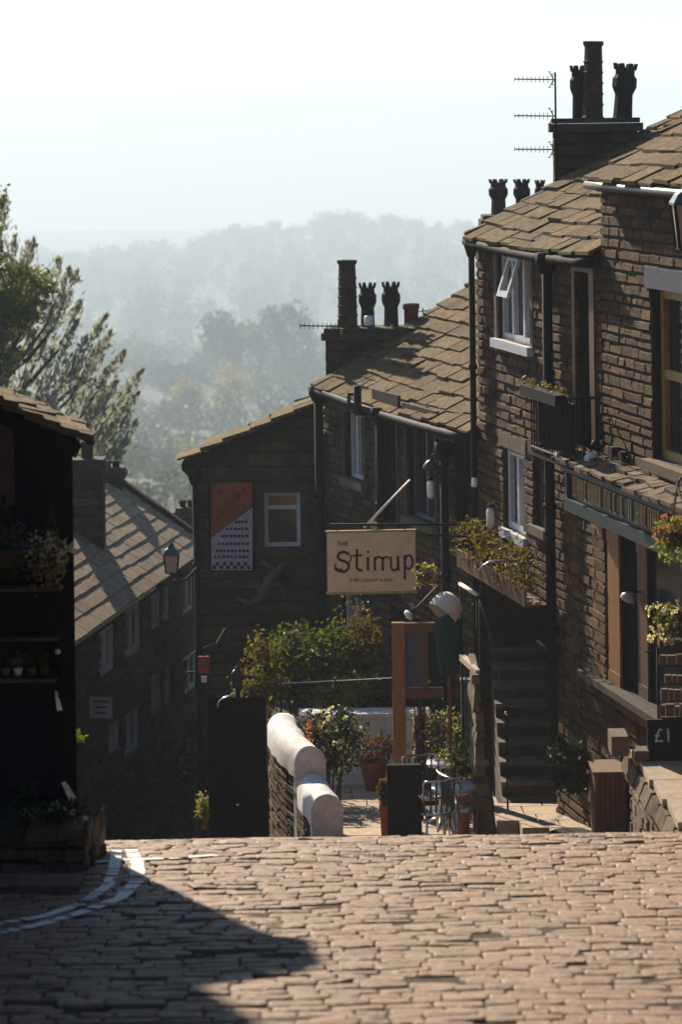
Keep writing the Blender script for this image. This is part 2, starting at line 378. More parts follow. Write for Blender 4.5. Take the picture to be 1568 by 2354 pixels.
def pot(parent, base, h, r, kind, mat, rng, lean=(0, 0), name='chimney_pot'):
    mb = MB(); b = V(base); ax = V((lean[0], lean[1], 1)).normalized()
    if kind == 'tall':
        prof = [(r * 1.12, 0), (r * 1.12, h * .05), (r, h * .07)]
        for k in range(1, 6):
            z = h * (.07 + .8 * k / 6); q = r * (1 - .12 * k / 6)
            prof += [(q, z - .012), (q * 1.09, z), (q * 1.09, z + .012), (q, z + .024)]
        prof += [(r * .86, h * .93), (r * 1.02, h * .96), (r * 1.02, h), (r * .7, h), (r * .7, h * .9)]
        mb.lathe(b, prof, 8, axis=ax, smooth=False)
    elif kind == 'king':
        prof = [(r * 1.05, 0), (r * .85, h * .06), (r * .78, h * .45), (r * .9, h * .5), (r * 1.08, h * .58), (r * 1.08, h * .72), (r * .85, h * .78), (r * .85, h * .88), (r * .6, h * .88), (r * .6, h * .7)]
        mb.lathe(b, prof, 8, axis=ax, smooth=False)
        x = ax.orthogonal().normalized(); y = ax.cross(x)
        for k in range(8):
            a = 2 * math.pi * (k + .5) / 8; c = b + ax * (h * .93) + (x * math.cos(a) + y * math.sin(a)) * r * .85
            t = (x * -math.sin(a) + y * math.cos(a)); o = (x * math.cos(a) + y * math.sin(a))
            mb.hexa([c - t * r * .27 - o * r * .1 - ax * h * .06, c + t * r * .27 - o * r * .1 - ax * h * .06, c + t * r * .27 + o * r * .1 - ax * h * .06, c - t * r * .27 + o * r * .1 - ax * h * .06,
                     c - t * r * .17 + o * r * .08 + ax * h * .05, c + t * r * .17 + o * r * .08 + ax * h * .05, c + t * r * .17 + o * r * .25 + ax * h * .05, c - t * r * .17 + o * r * .25 + ax * h * .05])
    else:
        mb.lathe(b, [(r, 0), (r, h * .75), (r * 1.2, h * .8), (r * 1.2, h), (r * .8, h), (r * .8, h * .6)], 10, axis=ax)
    return mb.obj(name, mat, parent)

def stack(parent, cx, cy, hx, hy, z0, z1, rng, mat='gritstone_dark', rot=0.0, cap='dressed_dark'):
    """chimney stack of stone blocks with an oversailing cap; returns the chimney part"""
    mb = MB(); c, s = math.cos(rot), math.sin(rot)
    X = V((c, s, 0)); Y = V((-s, c, 0)); ctr = V((cx, cy, 0))
    mb.box(ctr + V((0, 0, (z0 + z1) / 2)), X * (hx - .01), Y * (hy - .01), V((0, 0, (z1 - z0) / 2)), 1)
    for dx, n_, h1, h2 in ((X, -Y, hx, hy), (X, Y, hx, hy), (Y, X, hy, hx), (Y, -X, hy, hx)):
        o = ctr + n_ * (h2 - .012)
        class Q: pass
        q = Q(); q.pt = lambda u, z, off=0, o=o, dx=dx, n_=n_: o + dx * u + n_ * off + V((0, 0, z))
        masonry(mb, q, -h1, h1, z0, z1, [], rng, .15, (.18, .4), .016, .012)
    ch = mb.obj('chimney', [mat, 'mortar_dark'], parent)
    k = MB(); h = z1
    k.box(ctr + V((0, 0, h + .052)), X * (hx + .05), Y * (hy + .05), V((0, 0, .05))); k.box(ctr + V((0, 0, h + .135)), X * (hx + .015), Y * (hy + .015), V((0, 0, .03)))
    k.obj('chimney_cap', cap, ch)
    return ch, h + .165

def gutter(parent, a, b, r=.055, mat='gutter_grey', sag=0.0, n=10):
    mb = MB(); a, b = V(a), V(b)
    pts = [a.lerp(b, i / n) - V((0, 0, sag * math.sin(math.pi * i / n))) for i in range(n + 1)]
    mb.tube(pts, r, 8); return mb.obj('gutter', mat, parent)
def downpipe(parent, top, bot, r=.045, mat='black_pipe', hopper=True):
    mb = MB(); top, bot = V(top), V(bot); mb.tube([top, bot], r, 10)
    L = (top - bot).length; k = max(2, int(L / 1.2))
    for i in range(k + 1): p = top.lerp(bot, i / k); mb.tube([p + V((0, 0, .03)), p - V((0, 0, .03))], r * 1.35, 10)
    if hopper: mb.lathe(top - V((0, 0, .12)), [(r * 1.2, 0), (r * 2.2, .12), (r * 2.2, .22)], 8)
    return mb.obj('downpipe', mat, parent)
# ================================================================== camera, sky, sun
cam = bpy.data.cameras.new('camera'); camo = bpy.data.objects.new('camera', cam); C.objects.link(camo)
cam.sensor_fit = 'VERTICAL'; cam.sensor_height = 36; cam.lens = F / 2354 * 36
cam.shift_y = -(1177 - PY) / 2354; cam.shift_x = 0
camo.matrix_world = Matrix((RT, UP, -FW)).transposed().to_4x4()
cam.clip_end = 9000; cam.clip_start = .5
cam.dof.use_dof = True; cam.dof.focus_distance = 27; cam.dof.aperture_fstop = 2.6
scene.camera = camo

SUN_AZ, SUN_EL = R(21.3), R(28.4)     # azimuth to the left of the view direction (+y)
sv = V((-math.sin(SUN_AZ) * math.cos(SUN_EL), math.cos(SUN_AZ) * math.cos(SUN_EL), math.sin(SUN_EL)))
w = bpy.data.worlds.new('World'); scene.world = w; w.use_nodes = True
wn = w.node_tree; bg = wn.nodes['Background']
sk = wn.nodes.new('ShaderNodeTexSky'); sk.sky_type = 'NISHITA'; sk.sun_disc = False
sk.sun_elevation = SUN_EL; sk.sun_rotation = -SUN_AZ; sk.dust_density = .05; sk.air_density = 1.0; sk.ozone_density = 3.0
wn.links.new(sk.outputs[0], bg.inputs[0]); bg.inputs[1].default_value = .068
sl = bpy.data.lights.new('sun', 'SUN'); sl.energy = 5.0; sl.angle = R(1.0); sl.color = (1, .855, .67)
so = bpy.data.objects.new('sun', sl); C.objects.link(so); so.rotation_euler = sv.to_track_quat('Z', 'Y').to_euler()
scene.view_settings.view_transform = 'Standard'; scene.view_settings.look = 'None'
scene.view_settings.exposure = 0.85; scene.view_settings.gamma = 1
scene.cycles.use_denoising = True
scene.cycles.max_bounces = 8; scene.cycles.volume_bounces = 2; scene.cycles.transparent_max_bounces = 8
scene.cycles.sample_clamp_indirect = 6

# ================================================================== road
B0, BL = 17.5, 1.8
S1, S2 = .137, .281
def gz(y):
    if y <= B0: return -2.5 - S1 * y
    z = -2.5 - S1 * B0
    if y <= B0 + BL:
        t = y - B0; return z - S1 * t - (S2 - S1) * t * t / (2 * BL)
    z += -S1 * BL - (S2 - S1) * BL / 2
    return z - S2 * (y - B0 - BL)
def gpix(px, py):
    r = ray(px, py); lo, hi = 3.0, 40.0
    y = 3.0
    while y < 60:
        if (r * y).z < gz(y): break
        y += .05
    return r * y

rng = random.Random(11)
mb = MB()
ys = [-6 + i for i in range(16)] + [10 + .5 * i for i in range(70)]
for a, b in zip(ys, ys[1:]):
    for xa, xb in ((-6, -2), (-2, 2), (2, 6)):
        mb.quad((xa, a, gz(a) - .013), (xb, a, gz(a) - .013), (xb, b, gz(b) - .013), (xa, b, gz(b) - .013), mi=1)
def settz(x, y): return .012 * noise.noise(V((x * .9, y * .9, 3)))
y = 9.6
while y < 29:
    d = rng.uniform(.105, .15); x = -3.6 + rng.uniform(0, .2)
    while x < 3.4:
        wdt = rng.uniform(.14, .30); g = rng.uniform(.001, .007); gy = rng.uniform(.002, .006) if rng.random() < .72 else rng.uniform(.008, .016)
        h = settz(x, y) + rng.gauss(0, .0035) - (.007 if rng.random() < .06 else 0); tx = rng.gauss(0, .006); ty = rng.gauss(0, .006)
        skew = rng.gauss(0, .012)
        def q(fx, fy, dz):
            xx = x + g + fx * (wdt - 2 * g); yy = y + gy + fy * (d - 2 * gy) + skew * (fx - .5); yy += .06 * noise.noise(V((xx * .5, y * .22, 9))) + .022 * noise.noise(V((xx * 1.9, y * .8, 4)))
            return (xx, yy, gz(yy) + h + tx * (fx - .5) + ty * (fy - .5) + dz)
        e = .055; ey = .12
        vs = [q(0, 0, -.06), q(1, 0, -.06), q(1, 1, -.06), q(0, 1, -.06),
              q(0, 0, -.011), q(1, 0, -.011), q(1, 1, -.011), q(0, 1, -.011),
              q(e, ey, -.002), q(1 - e, ey, -.002), q(1 - e, 1 - ey, -.002), q(e, 1 - ey, -.002), q(.5, .5, rng.uniform(-.004, .003))]
        fs = [(0, 1, 5, 4), (1, 2, 6, 5), (2, 3, 7, 6), (3, 0, 4, 7), (4, 5, 9, 8), (5, 6, 10, 9), (6, 7, 11, 10), (7, 4, 8, 11),
              (8, 9, 12), (9, 10, 12), (10, 11, 12), (11, 8, 12)]
        if rng.random() > .012: mb.raw(vs, fs, 0, True)
        x += wdt
    y += d
structure(mb.obj('road', ['sett', 'bedding']), label='tan stone setts of the steep street')

# worn road paint: the two kerb lines and the cross line; draped on the stone tops
def paint(pts, width, rng, seed):
    mb = MB(); P3 = [gpix(*p) for p in pts]
    dens = []
    for a, b in zip(P3, P3[1:]):
        k = max(2, int((b - a).length / .035))
        for i in range(k): dens.append(a.lerp(b, i / k))
    dens.append(P3[-1])
    for i in range(len(dens) - 1):
        a, b = dens[i], dens[i + 1]; t = (b - a); t.z = 0; t.normalize(); s = V((t.y, -t.x, 0))
        if noise.noise(V((a.x * 3.1, a.y * 3.1, seed))) < -.36 or rng.random() < .08 + .6 * (noise.noise(V((a.x * 14, a.y * 14, seed))) > .25): continue
        for sgn0, sgn1 in ((-1, -.1), (-.1, 1)):
            pts4 = []
            for p, sg in ((a, sgn0), (a, sgn1), (b, sgn1), (b, sgn0)):
                qx = p + s * (width * .5 * sg * (1 + .25 * noise.noise(V((p.x * 9, p.y * 9, seed + 2)))))
                pts4.append((qx.x, qx.y, gz(qx.y) + settz(qx.x, qx.y) + .004))
            mb.quad(*pts4)
    return mb
for k, pts in enumerate(([(268, 1958), (262, 2000), (248, 2040), (190, 2078), (100, 2108), (40, 2120), (-60, 2135)],
                         [(300, 1955), (316, 1990), (314, 2030), (276, 2068), (180, 2102), (90, 2128), (0, 2148), (-80, 2165)],
                         [(205, 1985), (300, 1980), (400, 1975), (495, 1966)])):
    structure(paint(pts, (.075, .085, .075)[k], rng, k * 7.0).obj('road_marking', 'road_paint'), label='worn white painted line on the setts')

# ================================================================== terrain to the horizon
def tz(x, y):
    if y < 45: return gz(max(y, -6)) - .7
    z45 = gz(45) - .7
    if y < 500: z = z45 + (-65 - z45) * (y - 45) / 455
    elif y < 830: z = -65 - 15 * (y - 500) / 330
    elif y < 1300: z = -80 - 38 * (y - 830) / 470
    elif y < 2300:
        t = (y - 1300) / 1000; crest = -106 - 20 / (1 + math.exp((x + 120) / 45)) - 10 / (1 + math.exp(-(x - 170) / 40))
        z = -118 + (crest + 118) * (t * t * (3 - 2 * t))
    else:
        crest = -106 - 20 / (1 + math.exp((x + 120) / 45)) - 10 / (1 + math.exp(-(x - 170) / 40))
        t = min(1, (y - 2300) / 900); z = crest + (-170 - crest) * t
    z += 12 * math.exp(-((x - 10) / 60) ** 2 - ((y - 2300) / 160) ** 2) + 5 * math.exp(-((x + 95) / 45) ** 2 - ((y - 2300) / 160) ** 2)
    return z
mb = MB()
tys = [-60, -6, 5, 12, 17, 18, 19, 20, 25, 30, 38, 45, 70, 110, 180, 280, 400, 540, 700] + [780 + 70 * i for i in range(24)] + [2500, 2700, 3000, 3400, 3900, 4300]
txs = [-1500, -900, -600] + [-480 + 30 * i for i in range(27)] + [450, 800, 1500]
n0 = len(txs); vs = [(x, yy, tz(x, yy)) for yy in tys for x in txs]
fs = [(j * n0 + i, j * n0 + i + 1, (j + 1) * n0 + i + 1, (j + 1) * n0 + i) for j in range(len(tys) - 1) for i in range(n0 - 1)]
mb.raw(vs, fs, 0, True)
structure(mb.obj('terrain', 'field'), label='green valley floor and wooded hill')

# far woods that read as one mass
rng = random.Random(5)
mb = MB()
def far_tree(mb, x, y, h, w, rng, n=150, mi=0):
    z = tz(x, y); ls = max(.35, h * .13)
    mb.tube([(x, y, z - .5), (x, y, z + h * .5)], [h * .03, h * .015], 5, 1)
    k = rng.randint(5, 8)
    for _ in range(k):
        a = rng.uniform(0, 6.28); rr = rng.uniform(0, .5) * w * .5; hh = z + h * rng.uniform(.22, .8); cr = w * rng.uniform(.2, .34)
        for _ in range(n // k):
            d = V((rng.gauss(0, 1), rng.gauss(0, 1), rng.gauss(0, 1))).normalized() * cr * rng.random() ** .35
            mb.leaf((x + rr * math.cos(a) + d.x, y + rr * math.sin(a) + d.y, hh + d.z * .85), ls, rng, mi, None, .7)
for _ in range(620):
    y = rng.uniform(1330, 2420); f = rng.uniform(-200, 1250)
    x = (f - PX) / F * y
    if 1330 < y < 1700 and rng.random() < .35: continue
    h = rng.uniform(14, 24); far_tree(mb, x, y, h, h * rng.uniform(.8, 1.2), rng, 120)
for _ in range(230):
    y = rng.uniform(2250, 2330); x = rng.uniform(-560, 260)
    h = rng.uniform(11, 23) * (1 + .3 * noise.noise(V((x * .02, 0, 0)))); far_tree(mb, x, y, h, h * rng.uniform(.9, 1.3), rng, 130)
for _ in range(170):
    y = rng.uniform(900, 1330); x = (rng.uniform(60, 1150) - PX) / F * y
    h = rng.uniform(6, 15); far_tree(mb, x, y, h, h * rng.uniform(1, 1.5), rng, 110)
for _ in range(150):
    y = rng.uniform(560, 860); x = (rng.uniform(150, 780) - PX) / F * y
    h = rng.uniform(4, 9); far_tree(mb, x, y, h, h * rng.uniform(1.1, 1.7), rng, 110)
for _ in range(90):
    y = rng.uniform(215, 430); x = (rng.uniform(150, 620) - PX) / F * y
    h = rng.uniform(1.8, 4.0); far_tree(mb, x, y, h, h * rng.uniform(1, 1.6), rng, 110)
for _ in range(110):
    y = rng.uniform(330, 640); x = (rng.uniform(60, 800) - PX) / F * y
    h = rng.uniform(3, 7); far_tree(mb, x, y, h, h * rng.uniform(1, 1.5), rng, 110)
structure(mb.obj('woodland', ['leaf_far', 'bark']), 'stuff', 'hazy far woods covering the valley hillside')

def far_tree_thing(px, y, h, w, label, leaf, group, n=700, ls=None, seed=0):
    rng = random.Random(seed); x = (px - PX) / F * y; z = tz(x, y)
    t = thing('tree', label, 'tree', (x, y, z), group)
    mb = MB(); mb.tube([(x, y, z - .5), (x, y, z + h * .3), (x + .3, y, z + h * .7)], [h * .028, h * .02, h * .008], 7)
    for k in range(6):
        a = k * 1.05; mb.tube([(x, y, z + h * (.25 + .05 * k)), (x + math.cos(a) * w * .3, y + math.sin(a) * w * .3, z + h * (.5 + .05 * k))], [h * .012, h * .004], 5)
    mb.obj('trunk', 'bark', t)
    mb = MB(); k = 12
    for _ in range(k):
        a = rng.uniform(0, 6.28); rr = rng.uniform(.05, .62) * w * .5; hh = z + h * rng.uniform(.14, .84); cr = w * rng.uniform(.17, .30)
        for _ in range(n // k):
            d = V((rng.gauss(0, 1), rng.gauss(0, 1), rng.gauss(0, 1))).normalized() * cr * rng.random() ** .4
            mb.leaf((x + rr * math.cos(a) + d.x, y + rr * math.sin(a) + d.y, hh + d.z), ls or h * .07, rng, 0, None, .7)
    mb.obj('crown', leaf, t)
for k, (px, y, h, w, lab) in enumerate([
        (482, 805, 21, 15, 'leftmost big round tree of the dark blue clump before the hill'),
        (530, 795, 24.5, 18, 'tall broad tree second from left in the dark blue clump'),
        (590, 815, 25, 18, 'broad tree in the middle of the dark blue clump'),
        (642, 800, 25, 17, 'tall tree right of middle in the dark blue clump'),
        (690, 810, 20, 14, 'rightmost tree of the dark blue clump left of the chimney pots')]):
    far_tree_thing(px, y, h, w, lab, 'leaf_far', 'trees of the dark clump in the valley', seed=20 + k)
for k, (px, y, h, w, lab) in enumerate([
        (300, 1400, 26, 26, 'hazy rounded tree on the left of the pale mid slope group'),
        (350, 1410, 34, 34, 'tallest hazy domed tree left of the valley centre'),
        (412, 1400, 29, 28, 'hazy broad tree right of the tallest domed one')]):
    far_tree_thing(px, y, h, w, lab, 'leaf_far', 'hazy domed trees on the mid slope', seed=40 + k)
for k, (px, y, h, w, lab) in enumerate([
        (430, 610, 12, 10, 'pale tan autumn tree, left of a pair behind the gable roof'),
        (515, 615, 14, 13.5, 'pale tan autumn tree, larger right one of the pair behind the gable roof')]):
    far_tree_thing(px, y, h, w, lab, 'leaf_autumn', 'autumn trees in the valley', n=1100, ls=.75, seed=50 + k)
for k, (px, y, h, w, lab) in enumerate([
        (305, 430, 5, 7, 'bushy green tree low in the gap above the left roof'),
        (365, 440, 4.5, 7, 'small rounded tree in the middle of the gap above the left roof'),
        (425, 425, 5.5, 6, 'yellow green tree beside the gable corner above the left roof')]):
    far_tree_thing(px, y, h, w, lab, 'leaf_lime' if k == 2 else 'leaf_far', 'small trees in the gap above the left roof', n=500, ls=.45, seed=60 + k)

# far village houses
def far_house(px, y, w, dpt, hw, hr, label, wall, roofm, seed, rot=.3):
    rng = random.Random(seed); x = (px - PX) / F * y; z = tz(x, y)
    t = thing('village_house', label, 'house', (x, y, z), 'small houses in the valley')
    c, s = math.cos(rot), math.sin(rot); X = V((c, s, 0)); Y = V((-s, c, 0)); o = V((x, y, z))
    q = lambda a, b, h: o + X * a + Y * b + V((0, 0, h))
    mb = MB(); mb.hexa([q(-w, -dpt, -1), q(w, -dpt, -1), q(w, dpt, -1), q(-w, dpt, -1), q(-w, -dpt, hw), q(w, -dpt, hw), q(w, dpt, hw), q(-w, dpt, hw)])
    for e in (-w, w): mb.quad(q(e, -dpt, hw), q(e, dpt, hw), q(e, 0, hw + hr))
    mb.obj('wall', wall, t)
    mb = MB(); e = .4; r = hr * (1 + e / dpt)
    for sg in (-1, 1):
        mb.hexa([q(-w - e, sg * (dpt + e), hw + hr - r), q(w + e, sg * (dpt + e), hw + hr - r), q(w + e, 0, hw + hr), q(-w - e, 0, hw + hr),
                 q(-w - e, sg * (dpt + e), hw + hr - r + .25), q(w + e, sg * (dpt + e), hw + hr - r + .25), q(w + e, 0, hw + hr + .25), q(-w - e, 0, hw + hr + .25)])
    rf = mb.obj('roof', roofm, t)
    mb = MB(); mb.box(q(w * .6, 0, hw + hr + .5), X * .6, Y * .45, V((0, 0, 1.1))); mb.box(q(w * .6, 0, hw + hr + 1.8), X * .2, Y * .2, V((0, 0, .3))); mb.obj('chimney', wall, rf)
    for k in (-.5, .1, .6):
        for hh in (1.0, 3.4):
            if hh + 1.2 < hw:
                mb = MB(); mb.box(q(w * k, -dpt - .03, hh + .6), X * .45, Y * .04, V((0, 0, .55))); mb.obj('window', 'glass', t)
for a in [(350, 800, 4.4, 3.4, 3.4, 2.8, 'pale walled far house, the highest above the conifer tips', 'village_pale', 'village_roof', 1, .5),
          (398, 760, 5.5, 3.6, 3.6, 3, 'far house with a wide slate roof left of the autumn trees', 'village', 'village_roof', 2, .2),
          (440, 790, 4.5, 3.4, 3.6, 2.6, 'far grey house half hidden behind the autumn tree top', 'village', 'village_roof', 3, -.3),
          (640, 640, 5, 3.4, 3.4, 2.6, 'low far house whose roof shows just above the gable slope', 'village', 'village_pale', 4, .1)]:
    far_house(*a)
# white far car
cy = 590; cx = (355 - PX) / F * cy; cz = tz(cx, cy)
t = thing('parked_car', 'tiny white parked car far below in the valley', 'car', (cx, cy, cz))
mb = MB(); prof = [(-2, .35), (-2, .85), (-1.2, .95), (-.6, 1.42), (.9, 1.45), (1.5, 1.0), (2, .9), (2, .35)]
for i in range(len(prof)):
    a, b = prof[i], prof[(i + 1) % len(prof)]
    mb.quad((cx + a[0], cy - .85, cz + a[1]), (cx + b[0], cy - .85, cz + b[1]), (cx + b[0], cy + .85, cz + b[1]), (cx + a[0], cy + .85, cz + a[1]))
for sg in (-.85, .85): mb.quad(*[(cx + a[0], cy + sg, cz + a[1]) for a in prof])
mb.obj('body', 'white_plastic', t)
for wx in (-1.25, 1.25):
    for sg in (-.8, .8):
        mb = MB(); mb.lathe((cx + wx, cy + sg - .1, cz + .33), [(.2, 0), (.33, .02), (.33, .18), (.2, .2)], 12, axis=(0, 1, 0)); mb.obj('wheel', 'black_iron', t)

# ================================================================== haze
hz = MB(); hz.abox(-1600, 1600, -80, 4400, -300, 42)
ho = hz.obj('haze', 'dark_room'); structure(ho, 'stuff', 'thin autumn haze filling the valley')
hm = bpy.data.materials.new('haze_air'); hm.use_nodes = True; n = hm.node_tree; n.nodes.clear()
out = n.nodes.new('ShaderNodeOutputMaterial'); pv = n.nodes.new('ShaderNodeVolumePrincipled')
pv.inputs['Color'].default_value = (.74, .875, 1, 1); pv.inputs['Density'].default_value = .00062; pv.inputs['Anisotropy'].default_value = .15
n.links.new(pv.outputs[0], out.inputs['Volume']); ho.data.materials.clear(); ho.data.materials.append(hm)
# ================================================================== right row: plane of houses A (shop) and B
PB = Plane(2.26, 27.3, -.2307, 1, -1)
ub = lambda px: PB.pix(px, 1000)[0]
UF, UM, UN = ub(1103), ub(1391), ub(1391) - 6.0
ZB, ZEB, ZEA = -8.2, -1.36, -.62
pitch = R(28)
def upslope(pl, p): return -pl.n * math.cos(p) + V((0, 0, math.sin(p)))
def shell(mb, pl, u0, u1, z0, ze, w, p, mi=1):
    zr = ze + w * math.tan(p)
    for u in (u0, u1): mb.quad(pl.pt(u, z0), pl.pt(u, ze), pl.pt(u, zr, -w), pl.pt(u, ze, -2 * w), pl.pt(u, z0, -2 * w), mi=mi)
    mb.quad(pl.pt(u0, z0, -2 * w), pl.pt(u1, z0, -2 * w), pl.pt(u1, ze, -2 * w), pl.pt(u0, ze, -2 * w), mi=mi)
    mb.quad(pl.pt(u0, ze, -2 * w), pl.pt(u1, ze, -2 * w), pl.pt(u1, zr, -w), pl.pt(u0, zr, -w), mi=mi)

# ---- house B
rng = random.Random(21)
hb = thing('stone_house', 'tall brown stone house with the white framed window and dark stair passage', 'house', PB.pt((UF + UM) / 2, ZB))
w1 = PB.rect(1146, 1222, 578, 786); w2 = PB.rect(1160, 1207, 1035, 1222); w3 = PB.rect(1228, 1254, 1050, 1210)
door = PB.rect(1330, 1362, 625, 1040); arch = PB.rect(1106, 1277, 1345, 1990)
holes = [w1, w2, w3, door, arch]
mb = MB(); wall_sheet(mb, PB, UM, UF, ZB, ZEB, holes); shell(mb, PB, UM, UF, ZB, ZEB, 3.2, pitch)
masonry(mb, PB, UM, UF, ZB, ZEB - .12, holes, rng, .10, (.16, .38), .042, mi=2)
# inside of the stair passage
a0, a1, zlo, zhi = arch
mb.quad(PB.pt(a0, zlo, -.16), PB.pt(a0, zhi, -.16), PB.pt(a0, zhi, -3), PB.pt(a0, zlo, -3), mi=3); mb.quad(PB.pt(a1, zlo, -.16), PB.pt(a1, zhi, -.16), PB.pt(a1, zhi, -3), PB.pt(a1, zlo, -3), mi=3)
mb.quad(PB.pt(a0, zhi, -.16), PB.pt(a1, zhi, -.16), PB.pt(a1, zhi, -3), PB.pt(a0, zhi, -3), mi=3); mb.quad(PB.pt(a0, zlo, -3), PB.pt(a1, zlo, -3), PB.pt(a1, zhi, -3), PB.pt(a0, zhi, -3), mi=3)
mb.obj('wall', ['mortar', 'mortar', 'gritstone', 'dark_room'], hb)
w = window(hb, PB, w1, lights=3, glass='glass_pale', sill='white_paint', lintel='dressed_dark', jamb='dressed', silld=.09, depth=.10, fw=.07)
mb = MB(); u0, u1, z0, z1 = w1; ua, ub_ = u0 + (u1 - u0) * .34, u0 + (u1 - u0) * .66; zm = z0 + (z1 - z0) * .52
def slant(u, k, o): return PB.pt(u, z1 - .05 - (z1 - zm) * .93 * k, -.03 + .15 * k + o)
for ka, kb, xa, xb in ((0, .12, ua, ub_), (.86, 1, ua, ub_), (.12, .86, ua, ua + .06), (.12, .86, ub_ - .06, ub_)):
    mb.hexa([slant(xa, kb, 0), slant(xb, kb, 0), slant(xb, kb, .04), slant(xa, kb, .04), slant(xa, ka, 0), slant(xb, ka, 0), slant(xb, ka, .04), slant(xa, ka, .04)])
mb.obj('open_casement', 'white_paint', w)
window(hb, PB, w2, lights=2, glass='glass_pale', sill='white_paint', lintel='dressed', depth=.10, fw=.08)
window(hb, PB, w3, frame='slate_blue', lights=1, lintel='dressed_dark', depth=.13)
u0, u1, z0, z1 = door
mb = MB(); mb.pbox(PB, u0 + .01, u1 - .01, z0, z1 - .01, -.15, -.09)
for k in range(4): x = u0 + .05 + (u1 - u0 - .1) * k / 3.2; mb.pbox(PB, x, x + .03, z0 + .05, z1 - .06, -.088, -.075)
dr = mb.obj('door', 'black_wood', hb)
mb = MB(); mb.pbox(PB, u0 - .16, u0 - .01, z0, z1, -.02, .045); mb.pbox(PB, u1 + .01, u1 + .10, z0, z1, -.02, .045); mb.pbox(PB, u0 - .16, u1 + .1, z1 + .003, z1 + .13, -.02, .05); mb.obj('door_frame', 'brown_wood', dr)
rb = roof('roof', hb, 'slate_right', PB.pt(UM - .02, ZEB + .02, .09), PB.d, upslope(PB, pitch), UF - UM + .06, 3.75, rng, (.29, .21), (.22, .5), .032, sag=.05, lift0=.034)
gutter(hb, PB.pt(UM + .02, ZEB - .06, .12), PB.pt(UF + .05, ZEB - .03, .12), .05, 'black_pipe', sag=.035)
downpipe(hb, PB.pt(ub(1107), ZEB - .08, .09), PB.pt(ub(1107), -7.0, .09), .038)
downpipe(hb, PB.pt(ub(1284), ZEB - .12, .1), PB.pt(ub(1284), -6.6, .1), .055)
ch, zc = stack(hb, 3.02, 31.0, .50, .34, -1.0, (PB.o.z) + P(1380, 303, 31).z, rng, 'gritstone_dark', -.06)
for px, ptop, kind, r, mat, dy, lean in ((1334, 148, 'king', .105, 'pot_black', .2, (0, 0)), (1364, 95, 'tall', .12, 'pot_clay', -.08, (.02, 0)), (1432, 143, 'king', .135, 'pot_black', 0, (.07, 0))):
    y = 31 + dy; b = P(px, 290, y); b.z = zc - .04; pot(ch, b, P(px, ptop, y).z - b.z, r, kind, mat, rng, lean)

# second chimney behind the roof (belongs to a house at the back)
hk = thing('rear_chimney', 'row of three dark chimney pots peeping over the stone roof edge', 'chimney', (2.2, 36.5, -2.5))
ch2, z2 = stack(hk, P(1185, 500, 36.5).x + .1, 36.5, .55, .32, -9.5, P(1185, 520, 36.5).z, rng)
for px, ptop, kind, r, mat in ((1147, 410, 'king', .125, 'pot_clay'), (1201, 410, 'king', .11, 'pot_black'), (1243, 412, 'king', .07, 'pot_black')):
    b = P(px, 500, 36.5); b.z = z2 - .03; pot(ch2, b, P(px, ptop, 36.5).z - b.z, r, kind, mat, rng)

# aerial on the tall chimney
y = 30.62; t = thing('tv_aerial', 'rusty three tier television aerial on the tall chimney', 'aerial', P(1279, 410, y))
mb = MB(); mb.tube([P(1280, 425, y), P(1277, 166, y)], .012, 6); mb.obj('mast', 'soot', t)
for py in (182, 266, 343):
    mb = MB(); a, b = P(1279, py + 1, y), P(1184, py, y); mb.tube([a, b], .008, 5)
    for k in range(9):
        q = a.lerp(b, .2 + .8 * k / 8); h = .042 - .002 * k
        mb.tube([q - V((0, 0, h)), q + V((0, 0, h))], .0045, 4)
    for dx, dz in ((.10, .09), (.10, -.09), (.06, .06), (.06, -.06)):
        q = a.lerp(b, dx * 1.6); mb.tube([a.lerp(b, .06), q + V((0, 0, dz))], .006, 4); mb.tube([q + V((-.02, -.05, dz)), q + V((.02, .05, dz))], .006, 4)
    mb.obj('yagi_array', 'soot', t)

# balcony on house B
y0b = PB.rect(1294, 1386, 895, 1048); t = thing('balcony', 'small black iron balcony with dry flowers along its rail', 'balcony', PB.pt(y0b[0], y0b[2]))
u0, u1, z0, z1 = y0b; o = .34
mb = MB(); mb.pbox(PB, u0, u1, z0 - .05, z0, 0.05, o); mb.obj('floor_slab', 'black_iron', t)
mb = MB()
for zz in (z0 + .04, z1 - .02): mb.tube([PB.pt(u0, zz, .06), PB.pt(u0, zz, o), PB.pt(u1, zz, o), PB.pt(u1, zz, .06)], .016, 6)
k = 15
for i in range(k + 1):
    uu = u0 + (u1 - u0) * i / k; mb.tube([PB.pt(uu, z0, o), PB.pt(uu, z1 - .02, o)], .009, 5)
for i in range(4):
    mb.tube([PB.pt(u0, z0, .06 + (o - .06) * i / 4), PB.pt(u0, z1 - .02, .06 + (o - .06) * i / 4)], .009, 5)
mb.obj('railing', 'black_iron', t)
mb = MB(); mb.pbox(PB, u0 + .05, u1 - .05, z0 + .1, z1 - .08, .27, .31); mb.obj('back_screen', 'black_wood', t)
t = thing('flower_trough', 'trough of dry brown flowers hooked on the black balcony rail', 'planter', PB.pt(u0, z1))
mb = MB(); mb.pbox(PB, u0 + .05, u1 - .05, z1 - .1, z1 + .01, o + .02, o + .14); mb.obj('trough', 'black_wood', t)
mb = MB()
for i in range(60): mb.leaf(PB.pt(rng.uniform(u0, u1), z1 + rng.uniform(0, .09), o + rng.uniform(0, .14)), .06, rng)
mb.obj('foliage', 'leaf_rust', t)

